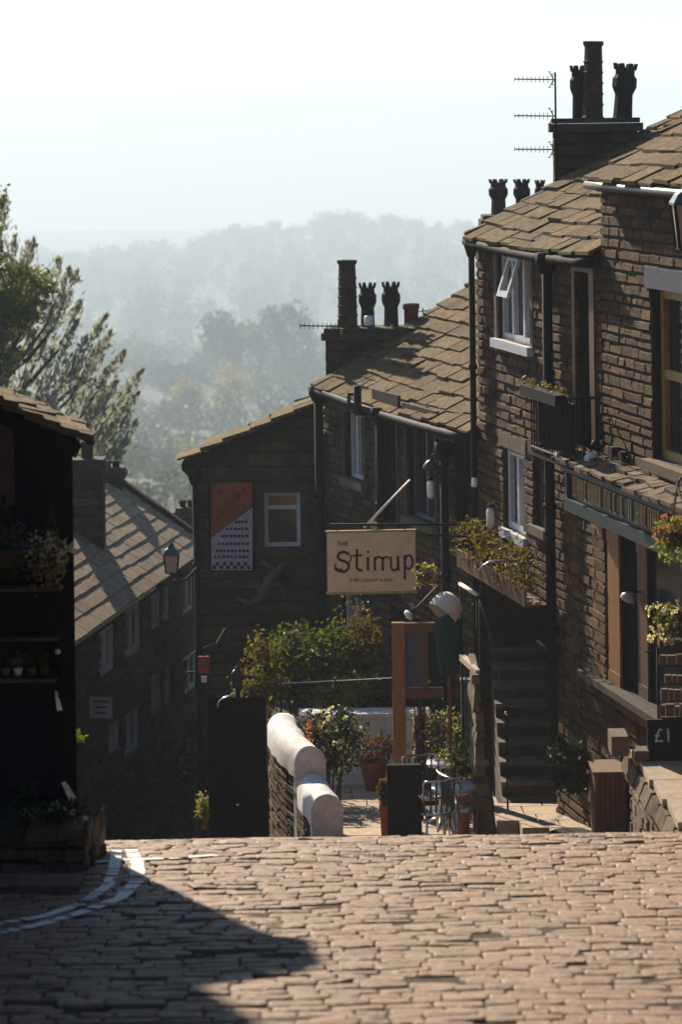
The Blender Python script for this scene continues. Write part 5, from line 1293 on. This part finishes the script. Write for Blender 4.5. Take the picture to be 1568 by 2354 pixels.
# terrace bed behind and its shrubs
mb = MB(); mb.hexa([(-1.2, 31.4, -10), (1.2, 31.4, -10), (.2, 35.2, -11), (-1.2, 35.2, -11), (-1.2, 31.4, -7.3), (1.2, 31.4, -7.3), (.2, 35.2, -7.5), (-1.2, 35.2, -7.5)])
structure(mb.obj('ground', 'joint'), label='planted soil bed behind the white wall')
def shrub(label, px, py, y, rad, n_, per, size, leaf, seed, group='shrubs behind the white wall', zb=-7.4, spread=.2, flower=None, up=None):
    rng = random.Random(seed); c = P(px, py, y); t = thing('shrub', label, 'shrub', (c.x, y, zb), group)
    mb = MB(); mb.crown(c, rad, n_, per, size, rng, spread=spread, up=up); mb.obj('foliage', leaf, t)
    mb = MB()
    for i in range(7): mb.tube([(c.x + rng.gauss(0, .05), y + rng.gauss(0, .05), zb - .1), c + V((rng.gauss(0, rad[0] * .5), rng.gauss(0, rad[1] * .4), rng.uniform(-.2, .5) * rad[2]))], [.014, .006], 5)
    mb.obj('stem', 'bark', t)
    if flower:
        mb = MB()
        for _ in range(34):
            d = V((rng.gauss(0, 1), rng.gauss(0, 1) - .4, rng.gauss(.3, .8))).normalized(); p = c + V((d.x * rad[0], d.y * rad[1], d.z * rad[2])) * rng.uniform(.8, 1.2)
            for _ in range(5): mb.leaf(p + V((rng.gauss(0, .014), rng.gauss(0, .014), rng.gauss(0, .014))), size * .75, rng, asp=.9)
        mb.obj('flowers', flower, t)
    return t
shrub('golden green shrub leaning over the tall black cabinet', 600, 1560, 32.0, (.30, .3, .45), 46, 30, .07, 'leaf_gold', 71)
shrub('dense green shrub with pale leaf tips, left of centre behind the white wall', 680, 1520, 32.6, (.42, .4, .42), 60, 34, .075, 'leaf_shrub', 72)
shrub('tall green shrub in the middle of the bed behind the white wall', 750, 1540, 32.2, (.40, .4, .55), 60, 34, .075, 'leaf_shrub', 73)
shrub('rust brown shrub under the hanging sign', 830, 1520, 32.4, (.35, .4, .60), 52, 30, .07, 'leaf_rust', 74)
shrub('low lime leaved shrub just above the white wall', 800, 1595, 31.7, (.45, .25, .22), 40, 26, .06, 'leaf_lime', 75)
shrub('green shrub right of the bed beside the timber sign post', 872, 1590, 31.8, (.22, .3, .32), 36, 26, .065, 'leaf_shrub', 76)
shrub('yellow leaved climber beside the curved wall', 606, 1665, 30.0, (.10, .2, .24), 26, 20, .06, 'leaf_gold', 77, None, gz(30))
shrub('dark leafy bush with pale flowers in front of the white wall', 760, 1705, 29.6, (.34, .3, .38), 50, 30, .065, 'leaf_dark', 78, None, pz(29.6), flower='petal_white')
shrub('small dark bush with pink flowers against the curved wall', 712, 1700, 29.2, (.13, .2, .25), 22, 22, .055, 'leaf_dark', 79, None, pz(29.2), flower='petal_pink')
# thin wire along the bed
t = thing('wire_fence', 'thin pale wire rail running through the shrubs', 'fence', P(700, 1570, 31.3))
mb = MB(); mb.tube([P(640, 1572, 31.3), P(905, 1558, 31.3)], .008, 5); mb.obj('rail', 'steel', t)
for px in (645, 770, 900): a = P(px, 1566, 31.3); mb = MB(); mb.tube([a + V((0, 0, .04)), V((a.x, a.y, -7.2))], .012, 6); mb.obj('post', 'black_iron', t)

def pot_plant(label, px, pyb, pyt, y, r, leaf, flower, seed, potmat='terracotta', rad=None, zb=None):
    rng = random.Random(seed); c = P(px, pyb, y); zb = pz(y) if zb is None else zb; t = thing('potted_plant', label, 'plant', (c.x, y, zb), 'potted plants on the forecourt')
    h = c.z - zb; mb = MB(); mb.lathe((c.x, y, zb), [(r * .62, 0), (r * .9, h * .82), (r, h * .82), (r, h), (r * .85, h)], 14); mb.obj('pot', potmat, t)
    top = P(px, pyt, y).z; mid = V((c.x, y, (c.z + top) / 2)); rad = rad or (r * 1.6, r * 1.4, (top - c.z) * .55)
    mb = MB(); mb.crown(mid, rad, 30, 22, .05, rng); mb.obj('foliage', leaf, t)
    if flower:
        mb = MB()
        for _ in range(24):
            d = V((rng.gauss(0, 1), rng.gauss(0, 1) - .5, rng.gauss(.4, .7))).normalized(); p = mid + V((d.x * rad[0], d.y * rad[1], d.z * rad[2])) * rng.uniform(.8, 1.15)
            for _ in range(5): mb.leaf(p + V((rng.gauss(0, .014), rng.gauss(0, .014), rng.gauss(0, .014))), .04, rng, asp=.9)
        mb.obj('flowers', flower, t)
pot_plant('terracotta pot overflowing with red flowers left of the timber post', 860, 1750, 1695, 30.5, .17, 'leaf_rust', 'petal_red', 81, rad=(.33, .2, .19))
pot_plant('pot of purple flowers among dark leaves by the cafe tables', 995, 1745, 1650, 28.2, .14, 'leaf_dark', 'petal_purple', 82, 'black_iron', (.20, .2, .26))
pot_plant('pot of small pale flowers against the rough stone pier', 1062, 1790, 1710, 27.0, .11, 'leaf_shrub', 'petal_white', 83, 'terracotta', (.16, .15, .19))
pot_plant('straggly pot plant with pale leaves right of the purple flowers', 1022, 1735, 1630, 28.9, .1, 'leaf_pale', None, 84, 'terracotta', (.18, .15, .22))
pot_plant('short terracotta pot plant beside the black chalkboard', 885, 1845, 1795, 26.6, .06, 'leaf_rust', None, 85, 'terracotta', (.08, .08, .1))

# tall black cabinet with a lantern
y = 27.0; t = thing('black_cabinet', 'tall black timber cabinet standing at the edge of the street', 'cabinet', P(545, 1935, y))
a, b = P(482, 1935, y), P(610, 1602, y); zb = gz(y) - .1
mb = MB(); mb.abox(a.x, b.x, y, y + .45, zb, b.z - .12); mb.hexa([(a.x, y, b.z - .119), (b.x, y, b.z - .119), (b.x, y + .45, b.z - .119), (a.x, y + .45, b.z - .119), (a.x, y, b.z), (b.x, y, b.z), (b.x, y + .45, b.z - .118), (a.x, y + .45, b.z - .118)]); mb.obj('carcass', 'black_wood', t)
mid = (a.x + b.x) / 2
for x0, x1 in ((a.x + .02, mid - .006), (mid + .006, b.x - .02)):
    mb = MB(); mb.abox(x0, x1, y - .022, y - .001, zb + .1, b.z - .16); mb.abox(x0 + .05, x1 - .05, y - .03, y - .0225, zb + .5, b.z - .22); dr = mb.obj('door', 'black_wood', t)
    if x0 > mid - .1: mb = MB(); p = P(540, 1848, y); mb.lathe((p.x + .03, y - .05, p.z), [(.012, 0), (.022, .01), (.012, .03)], 10, axis=(0, 1, 0)); mb.obj('handle', 'steel', dr)
y = 27.8; top = P(545, 1527, y)
t = lantern('lamp_post', 'small black post lantern rising behind the tall black cabinet', top, .125, 'glass_pale', 'gutter_grey')
mb = MB(); zq = top.z - .125 * 2.1; mb.tube([(top.x, y, gz(y) - .1), (top.x, y, zq)], .03, 10); mb.lathe((top.x, y, gz(y) - .1), [(.08, 0), (.08, .3), (.05, .36)], 10); mb.obj('post', 'black_iron', t)
t = thing('cabinet_hook', 'curved bright metal hook above the left of the black cabinet', 'hook', P(520, 1602, 26.9))
mb = MB(); mb.tube([P(500, 1625, 26.95), P(503, 1612, 26.95), P(515, 1604, 26.95), P(537, 1597, 26.95)], .010, 6); mb.tube([P(500, 1625, 26.95), P(502, 1640, 27.05)], .01, 5); mb.obj('hook', 'steel', t)

# hanging sign board "Stirrup"
y = 29.0; a, b = P(753, 1361, y), P(955, 1222, y); cx = (a.x + b.x) / 2
t = thing('hanging_sign', 'tan cafe sign board with Stirrup in black decorative letters', 'sign', ((a.x + b.x) / 2, y, b.z))
ax = RT.copy(); ax.z += .02; ax.normalize(); az = V((0, 0, 1)); ctr = (a + b) / 2; hw, hh = (b - a).x / 2, (b.z - a.z) / 2
mb = MB(); mb.box(ctr, ax * hw, V((0, .018, 0)), az * hh); bd = mb.obj('board', 'sign_tan', t)
mb = MB(); mb.box(ctr + az * (hh + .0125), ax * (hw + .01), V((0, .024, 0)), az * .012); mb.box(ctr - az * (hh + .0125), ax * (hw + .01), V((0, .024, 0)), az * .012); mb.obj('edging', 'gold', bd)
def lp(px, py): return P(px, py, y - .0185)
def stroke(mb, pts, w, d=.004):
    """flat raised pen stroke in the board face; pts in photo pixels, w in pixels"""
    pts = [V((p[0], p[1], 0)) for p in pts]; w_ = w if isinstance(w, (list, tuple)) else [w] * len(pts)
    L, Rr = [], []
    for i, p in enumerate(pts):
        tt = pts[min(i + 1, len(pts) - 1)] - pts[max(i - 1, 0)]; tt.normalize(); n_ = V((-tt.y, tt.x, 0)) * w_[i] * .5; n_ = n_ * 1.22; L.append(p + n_); Rr.append(p - n_)
    k = len(pts); q = lambda v, o: lp(v.x, v.y) - V((0, o, 0))
    vs = [q(v, d) for v in L] + [q(v, d) for v in Rr] + [q(v, 0) for v in L] + [q(v, 0) for v in Rr]; fs = []
    for i in range(k - 1): fs += [(i, i + 1, k + i + 1, k + i), (2 * k + i, 2 * k + i + 1, i + 1, i), (k + i, k + i + 1, 3 * k + i + 1, 3 * k + i)]
    mb.raw(vs, fs)
def arc(cx_, cy_, rx, ry, a0, a1, n_=12): return [(cx_ + rx * math.cos(R(a0 + (a1 - a0) * i / n_)), cy_ + ry * math.sin(R(a0 + (a1 - a0) * i / n_))) for i in range(n_ + 1)]
mb = MB()
stroke(mb, arc(790, 1279, 13, 10, -20, -250, 12) + arc(788, 1302, 14, 12, -70, 120, 12) + [(775, 1311), (770, 1305)], 5.0)
stroke(mb, arc(795, 1282, 12, 14, -30, 60, 8), 2.5); stroke(mb, arc(782, 1300, 12, 9, 60, 210, 10), 2.5)
stroke(mb, [(821, 1262), (820, 1300)] + arc(829, 1300, 9, 11, 180, 60, 8), 4.6); stroke(mb, [(811, 1278), (833, 1276)], 3.4)
stroke(mb, [(846, 1280), (846, 1311)], 4.6); stroke(mb, [(845, 1266), (848, 1271)], 4.5)
for x0 in (862, 880): stroke(mb, [(x0, 1280), (x0, 1312)], 4.6); stroke(mb, arc(x0 + 8, 1289, 7, 9, 190, 330, 8), 3.6)
stroke(mb, [(899, 1279), (899, 1302)] + arc(907, 1302, 8, 9, 180, 0, 10) + [(915, 1278)], 4.2); stroke(mb, [(915, 1278), (916, 1312)], 4.4)
stroke(mb, [(931, 1276), (931, 1332)], 4.6); stroke(mb, arc(940, 1292, 9, 16, -160, 150, 14), 4.0)
mb.obj('lettering', 'sign_ink', bd)
mb = MB()
for x0, s_ in ((776, [[(0, -4), (6, -4)], [(3, -4), (3, 4)]]), (785, [[(0, -4), (0, 4)], [(5, -4), (5, 4)], [(0, 0), (5, 0)]]), (794, [[(0, -4), (0, 4)], [(0, -4), (5, -4)], [(0, 0), (4, 0)], [(0, 4), (5, 4)]])):
    for st in s_: stroke(mb, [(x0 + p[0], 1250 + p[1]) for p in st], 1.8)
mb.obj('small_lettering', 'sign_brown', bd)
mb = MB(); x = 806
while x < 905:
    wd_ = rng.uniform(3, 5); stroke(mb, [(x, 1330), (x, 1337)], 1.6); stroke(mb, [(x, rng.choice([1330, 1333.5, 1337])), (x + wd_, rng.choice([1330, 1333.5, 1337]))], 1.5); x += wd_ + rng.choice([2.5, 2.5, 3, 6])
mb.obj('small_lettering', 'sign_brown', bd)
mb = MB(); pole = [P(838, 1212, y), P(942, 1104, y + 1.0)]; mb.tube(pole, .014, 7); mb.obj('strut', 'canvas', t)
mb = MB(); mb.tube([P(760, 1206, y), P(1000, 1206, y + .02), P(1050, 1206, y + .6)], .014, 7)
for px in (775, 930): mb.tube([P(px, 1206, y), P(px, 1224, y)], .008, 5)
mb.obj('bracket', 'black_iron', t)

# timber menu stand
y = 27.6; t = thing('timber_sign_stand', 'tall orange brown timber post with a framed menu panel', 'sign stand', P(917, 1755, y))
g_ = pz(y)
def wb(pl, pr, pt, pb, y0, y1, mb, toground=False):
    a, b = P(pl, pb, y), P(pr, pt, y); mb.abox(a.x, b.x, y0, y1, g_ if toground else a.z, b.z)
mb = MB(); wb(905, 930, 1432, 1755, y, y + .11, mb, True); mb.obj('post', 'orange_wood', t)
mb = MB(); wb(931, 1000, 1432, 1456, y + .005, y + .1, mb); wb(931, 1020, 1584, 1606, y + .005, y + .1, mb); wb(974, 984, 1457, 1583, y + .02, y + .09, mb); mb.obj('frame', 'brown_wood', t)
mb = MB(); wb(931, 973, 1457, 1583, y + .05, y + .06, mb); mb.obj('panel', 'slate_blue', t)
basket('hanging basket of yellow leaves beside the tan cafe sign', P(975, 1318, 28.0), .12, 'leaf_pale', None, seed=7, trail=.12, n=22, per=18, size=.05, hang=P(975, 1240, 28.0))
mb = MB(); mb.tube([P(975, 1240, 28), P(980, 1230, 28), P(1060, 1232, 28.9), P(1092, 1235, 30.1)], .012, 6); tag(mb.obj('basket_bracket', 'black_iron'), 'long thin bracket arm over the yellow leaved basket by the cafe sign', 'bracket')
shrub('yellow green plant inside the timber menu stand', 958, 1560, 28.2, (.10, .1, .20), 18, 20, .05, 'leaf_gold', 91, None, pz(28.2))
# small tilted parasol: white top, dark teal skirt
y = 27.9; t = thing('parasol', 'small tilted cream parasol over a dark teal folded cover', 'parasol', P(1025, 1750, y))
n_ = 16; apex = P(1046, 1372, y); axis = V((-.55, -.35, -.62)).normalized()
mb = MB(); ex = axis.orthogonal().normalized(); ey = axis.cross(ex); prev = None
prof = [(.01, 0), (.10, .015), (.15, .07), (.17, .16), (.172, .24)]
vs = []; 
for i, (r_, d) in enumerate(prof):
    for k in range(n_):
        aa = 2 * math.pi * k / n_; rr = r_ * (1 + (.06 if k % 2 else -.04) * (i > 1)); vs.append(apex + axis * d + (ex * math.cos(aa) + ey * math.sin(aa)) * rr)
mb.raw(vs, [(i * n_ + k, i * n_ + (k + 1) % n_, (i + 1) * n_ + (k + 1) % n_, (i + 1) * n_ + k) for i in range(len(prof) - 1) for k in range(n_)] + [tuple(range(n_))], 0, True)
mb.obj('canopy', 'canvas', t)
mb = MB(); c0 = P(1032, 1415, y + .02); mb.lathe(c0 - V((0, 0, .62)), [(.10, 0), (.12, .1), (.15, .4), (.13, .58), (.05, .62)], 12); mb.obj('cover', 'teal_cloth', t)
mb = MB(); mb.tube([(c0.x, c0.y, pz(y)), (c0.x, c0.y, c0.z), apex], .02, 8); mb.lathe((c0.x, c0.y, pz(y)), [(.2, 0), (.2, .05), (.05, .07)], 14); mb.obj('pole', 'brown_wood', t)
mb = MB(); p = P(935, 1411, 29.2); mb.lathe(p - V((0, 0, .04)), [(.02, 0), (.06, .02), (.065, .05), (.02, .07)], 10, axis=(.6, -.2, .6)); t = thing('wall_light', 'tiny bright dish light above the timber menu stand', 'light', p); mb.obj('shade', 'white_plastic', t)
mb = MB(); mb.tube([p, p + V((.12, .1, .05)), p + V((.4, 1.6, .02))], .012, 6); mb.obj('arm', 'black_iron', t)

# chalkboard, cafe tables and chairs
y = 25.75; t = thing('chalkboard', 'black folding chalkboard seen from the back on the forecourt', 'chalkboard', P(930, 1925, y))
a, b = P(892, 1925, y), P(968, 1762, y); g_ = pz(y)
def slab(p0, p1, y0, y1, zb0, zt0, mb): mb.hexa([(p0, y0, zb0), (p1, y0, zb0), (p1, y0 + .03, zb0), (p0, y0 + .03, zb0), (p0, y1, zt0), (p1, y1, zt0), (p1, y1 + .03, zt0), (p0, y1 + .03, zt0)])
mb = MB(); slab(a.x, b.x, y - .14, y + .06, g_ + .1, b.z, mb); mb.obj('front_panel', 'black_wood', t)
mb = MB(); slab(a.x, b.x, y + .30, y + .10, g_ + .1, b.z, mb); mb.obj('back_panel', 'black_wood', t)
mb = MB()
for x in (a.x + .02, b.x - .02):
    for yy, yt in ((y - .17, y - .13), (y + .34, y + .3)): mb = MB(); mb.tube([(x, yy, g_ - .05), (x, yt, g_ + .12)], .016, 6); mb.obj('leg', 'dressed', t)
def table(label, px, py, y, r):
    c = P(px, py, y); t = thing('cafe_table', label, 'table', (c.x, y, pz(y)), 'round cafe tables')
    mb = MB(); mb.lathe(c - V((0, 0, .03)), [(r * .96, 0), (r, .008), (r, .028), (r * .97, .034)], 24); mb.obj('table_top', 'table_top', t)
    mb = MB(); mb.tube([(c.x, y, pz(y) + .02), c - V((0, 0, .03))], .022, 8)
    for k in range(3): aa = k * 2.09 + .4; mb.tube([(c.x, y, pz(y) + .12), (c.x + .22 * math.cos(aa), y + .22 * math.sin(aa), pz(y) + .012)], .014, 6)
    mb.obj('pedestal', 'steel', t)
table('near round white topped cafe table touching the rough stone pier', 1043, 1806, 26.35, .24)
table('rear round white topped cafe table in front of the pale flowers', 1012, 1752, 27.6, .16)
def chair(label, px, y, rot):
    g_ = pz(y); o = P(px, 1850, y); t = thing('cafe_chair', label, 'chair', (o.x, y, g_), 'metal cafe chairs'); c_, s_ = math.cos(rot), math.sin(rot)
    q = lambda x, yy, z: V((o.x + x * c_ - yy * s_, y + x * s_ + yy * c_, g_ + z))
    mb = MB(); mb.lathe(q(0, 0, .43), [(.17, 0), (.18, .008), (.18, .02), (.165, .026)], 18); mb.obj('seat', 'steel', t)
    for x, yy in ((-.15, -.15), (.15, -.15), (-.15, .15), (.15, .15)):
        mb = MB(); mb.tube([q(x * .9, yy * .9, .44), q(x * 1.15, yy * 1.15, 0)], .012, 7); mb.obj('leg', 'steel', t)
    mb = MB(); mb.tube([q(-.16, .14, .45), q(-.19, .18, .62), q(-.2, .2, .76)] + [q(-.2 * math.cos(R(k)), .2 + .06 * math.sin(R(k)), .80) for k in range(20, 161, 20)] + [q(.2, .2, .76), q(.19, .18, .62), q(.16, .14, .45)], .011, 7)
    mb.tube([q(-.19, .18, .62), q(-.21, -.02, .64), q(-.17, -.13, .44)], .010, 6); mb.tube([q(.19, .18, .62), q(.21, -.02, .64), q(.17, -.13, .44)], .010, 6); mb.obj('back_frame', 'steel', t)
    mb = MB()
    for k in range(5): x = -.11 + .055 * k; mb.tube([q(x, .17, .47), q(x * 1.15, .215, .79)], .010, 5)
    mb.obj('backrest', 'gutter_grey', t)
chair('near metal cafe chair right of the black chalkboard', 1000, 25.8, R(200))
chair('metal cafe chair between the near table and the rough stone pier', 1070, 26.0, R(110))
chair('rear metal cafe chair half hidden behind the near table', 985, 26.9, R(20))

# ---- things at the right edge of the shop
y = 22.4; basket('bright green and orange basket hanging at the right edge below the fascia', P(1556, 1225, y), .15, 'leaf_lime', 'petal_pink', seed=8, trail=.22, n=30, per=20, size=.05, hang=P(1560, 1110, y))
mb = MB(); mb.tube([P(1560, 1110, y), P(1566, 1100, y), P(1640, 1108, y + .3)], .012, 6); tag(mb.obj('basket_bracket', 'black_iron'), 'bracket arm of the bright basket at the right edge', 'bracket')
c = P(1545, 1450, 23.6); rng = random.Random(95)
t = thing('display_rack', 'arched metal display rack of reddish goods by the shop door', 'rack', (c.x + .02, 23.6, zp))
mb = MB(); a0_ = P(1487, 1498, 23.6); mb.tube([P(1484, 1499, 23.6), P(1496, 1497, 23.6), P(1512, 1491, 23.6), P(1545, 1487, 23.6), P(1600, 1487, 23.6)], .008, 6)
l_, r_ = P(1515, 1600, 23.6).x, P(1615, 1600, 23.6).x
for x in (l_, r_): mb.tube([(x, 23.62, zp), (x, 23.62, P(1540, 1490, 23.6).z)], .012, 6)
for py in (1530, 1572, 1612, 1650): mb.tube([(l_, 23.6, P(1540, py, 23.6).z), (r_, 23.6, P(1540, py, 23.6).z)], .008, 5)
mb.obj('frame', 'black_iron', t)
for k, (py0, py1, x0) in enumerate(((1503, 1527, 1516), (1548, 1570, 1530), (1580, 1610, 1522), (1618, 1646, 1518))):
    mb = MB(); x = x0
    while x < 1606:
        wd_ = rng.uniform(10, 22); a, b = P(x, py1, 23.58), P(x + wd_ - 2.5, py0 + rng.uniform(0, 6), 23.58); mb = MB(); mb.abox(a.x, b.x, 23.56, 23.61, a.z, b.z); mb.obj('packet', 'rack_red', t); x += wd_
mb = MB(); mb.crown(P(1545, 1430, 23.6), (.15, .12, .16), 26, 20, .05, rng, spread=.22)
t = thing('flower_trough', 'trough of yellow and white trailing flowers above the display rack', 'planter', P(1545, 1480, 23.6)); mb.obj('foliage', 'leaf_gold', t)
mb = MB()
for _ in range(26):
    p = P(rng.uniform(1490, 1568), rng.uniform(1380, 1480), 23.45)
    for _ in range(5): mb.leaf(p + V((rng.gauss(0, .012), rng.gauss(0, .012), rng.gauss(0, .012))), .04, rng, asp=.9)
mb.obj('flowers', 'petal_white', t)
mb = MB(); a, b = P(1515, 1486, 23.6), P(1600, 1470, 23.6); mb.abox(a.x, b.x, 23.53, 23.7, a.z, b.z); mb.obj('trough', 'wicker', t)
t = thing('price_board', 'black price board lettered with a white price at the pavement edge', 'sign', P(1545, 1725, 23.47))
mb = MB(); a, b = P(1490, 1722, 23.47), P(1600, 1655, 23.47); mb.hexa([(a.x, 23.43, zp + .004), (b.x, 23.43, zp + .004), (b.x, 23.47, zp + .004), (a.x, 23.47, zp + .004), (a.x, 23.50, b.z), (b.x, 23.50, b.z), (b.x, 23.54, b.z), (a.x, 23.54, b.z)]); bd = mb.obj('board', 'black_wood', t)
cu = bpy.data.curves.new('price', 'FONT'); cu.body = '£1'; cu.size = .17; cu.extrude = .003; fo = bpy.data.objects.new('price', cu); cu.materials.append(M['chalk'])
C.objects.link(fo); me = bpy.data.meshes.new_from_object(fo.evaluated_get(bpy.context.evaluated_depsgraph_get())); bpy.data.objects.remove(fo); fo = bpy.data.objects.new('price_lettering', me); C.objects.link(fo)
p = P(1503, 1704, 23.47); fo.location = (p.x, 23.44, p.z); fo.rotation_euler = (R(80), 0, 0); fo.parent = bd; fo.matrix_parent_inverse = world(bd).inverted()
t = thing('wall_lamp', 'pale half round lamp inside the dark shop doorway', 'lamp', P(1465, 1370, 24.6)); p = PB.pt(PB.pix(1465, 1368)[0], PB.pix(1465, 1368)[1], .10)
mb = MB(); mb.lathe(p - V((0, 0, .04)), [(.075, 0), (.07, .04), (.03, .08)], 12, axis=(.35, -.2, .8)); mb.obj('shade', 'poster_pale', t)
mb = MB(); mb.tube([p, p + V((.06, .02, .03)), p + V((.25, .06, .02))], .010, 6); mb.obj('arm', 'black_iron', t)
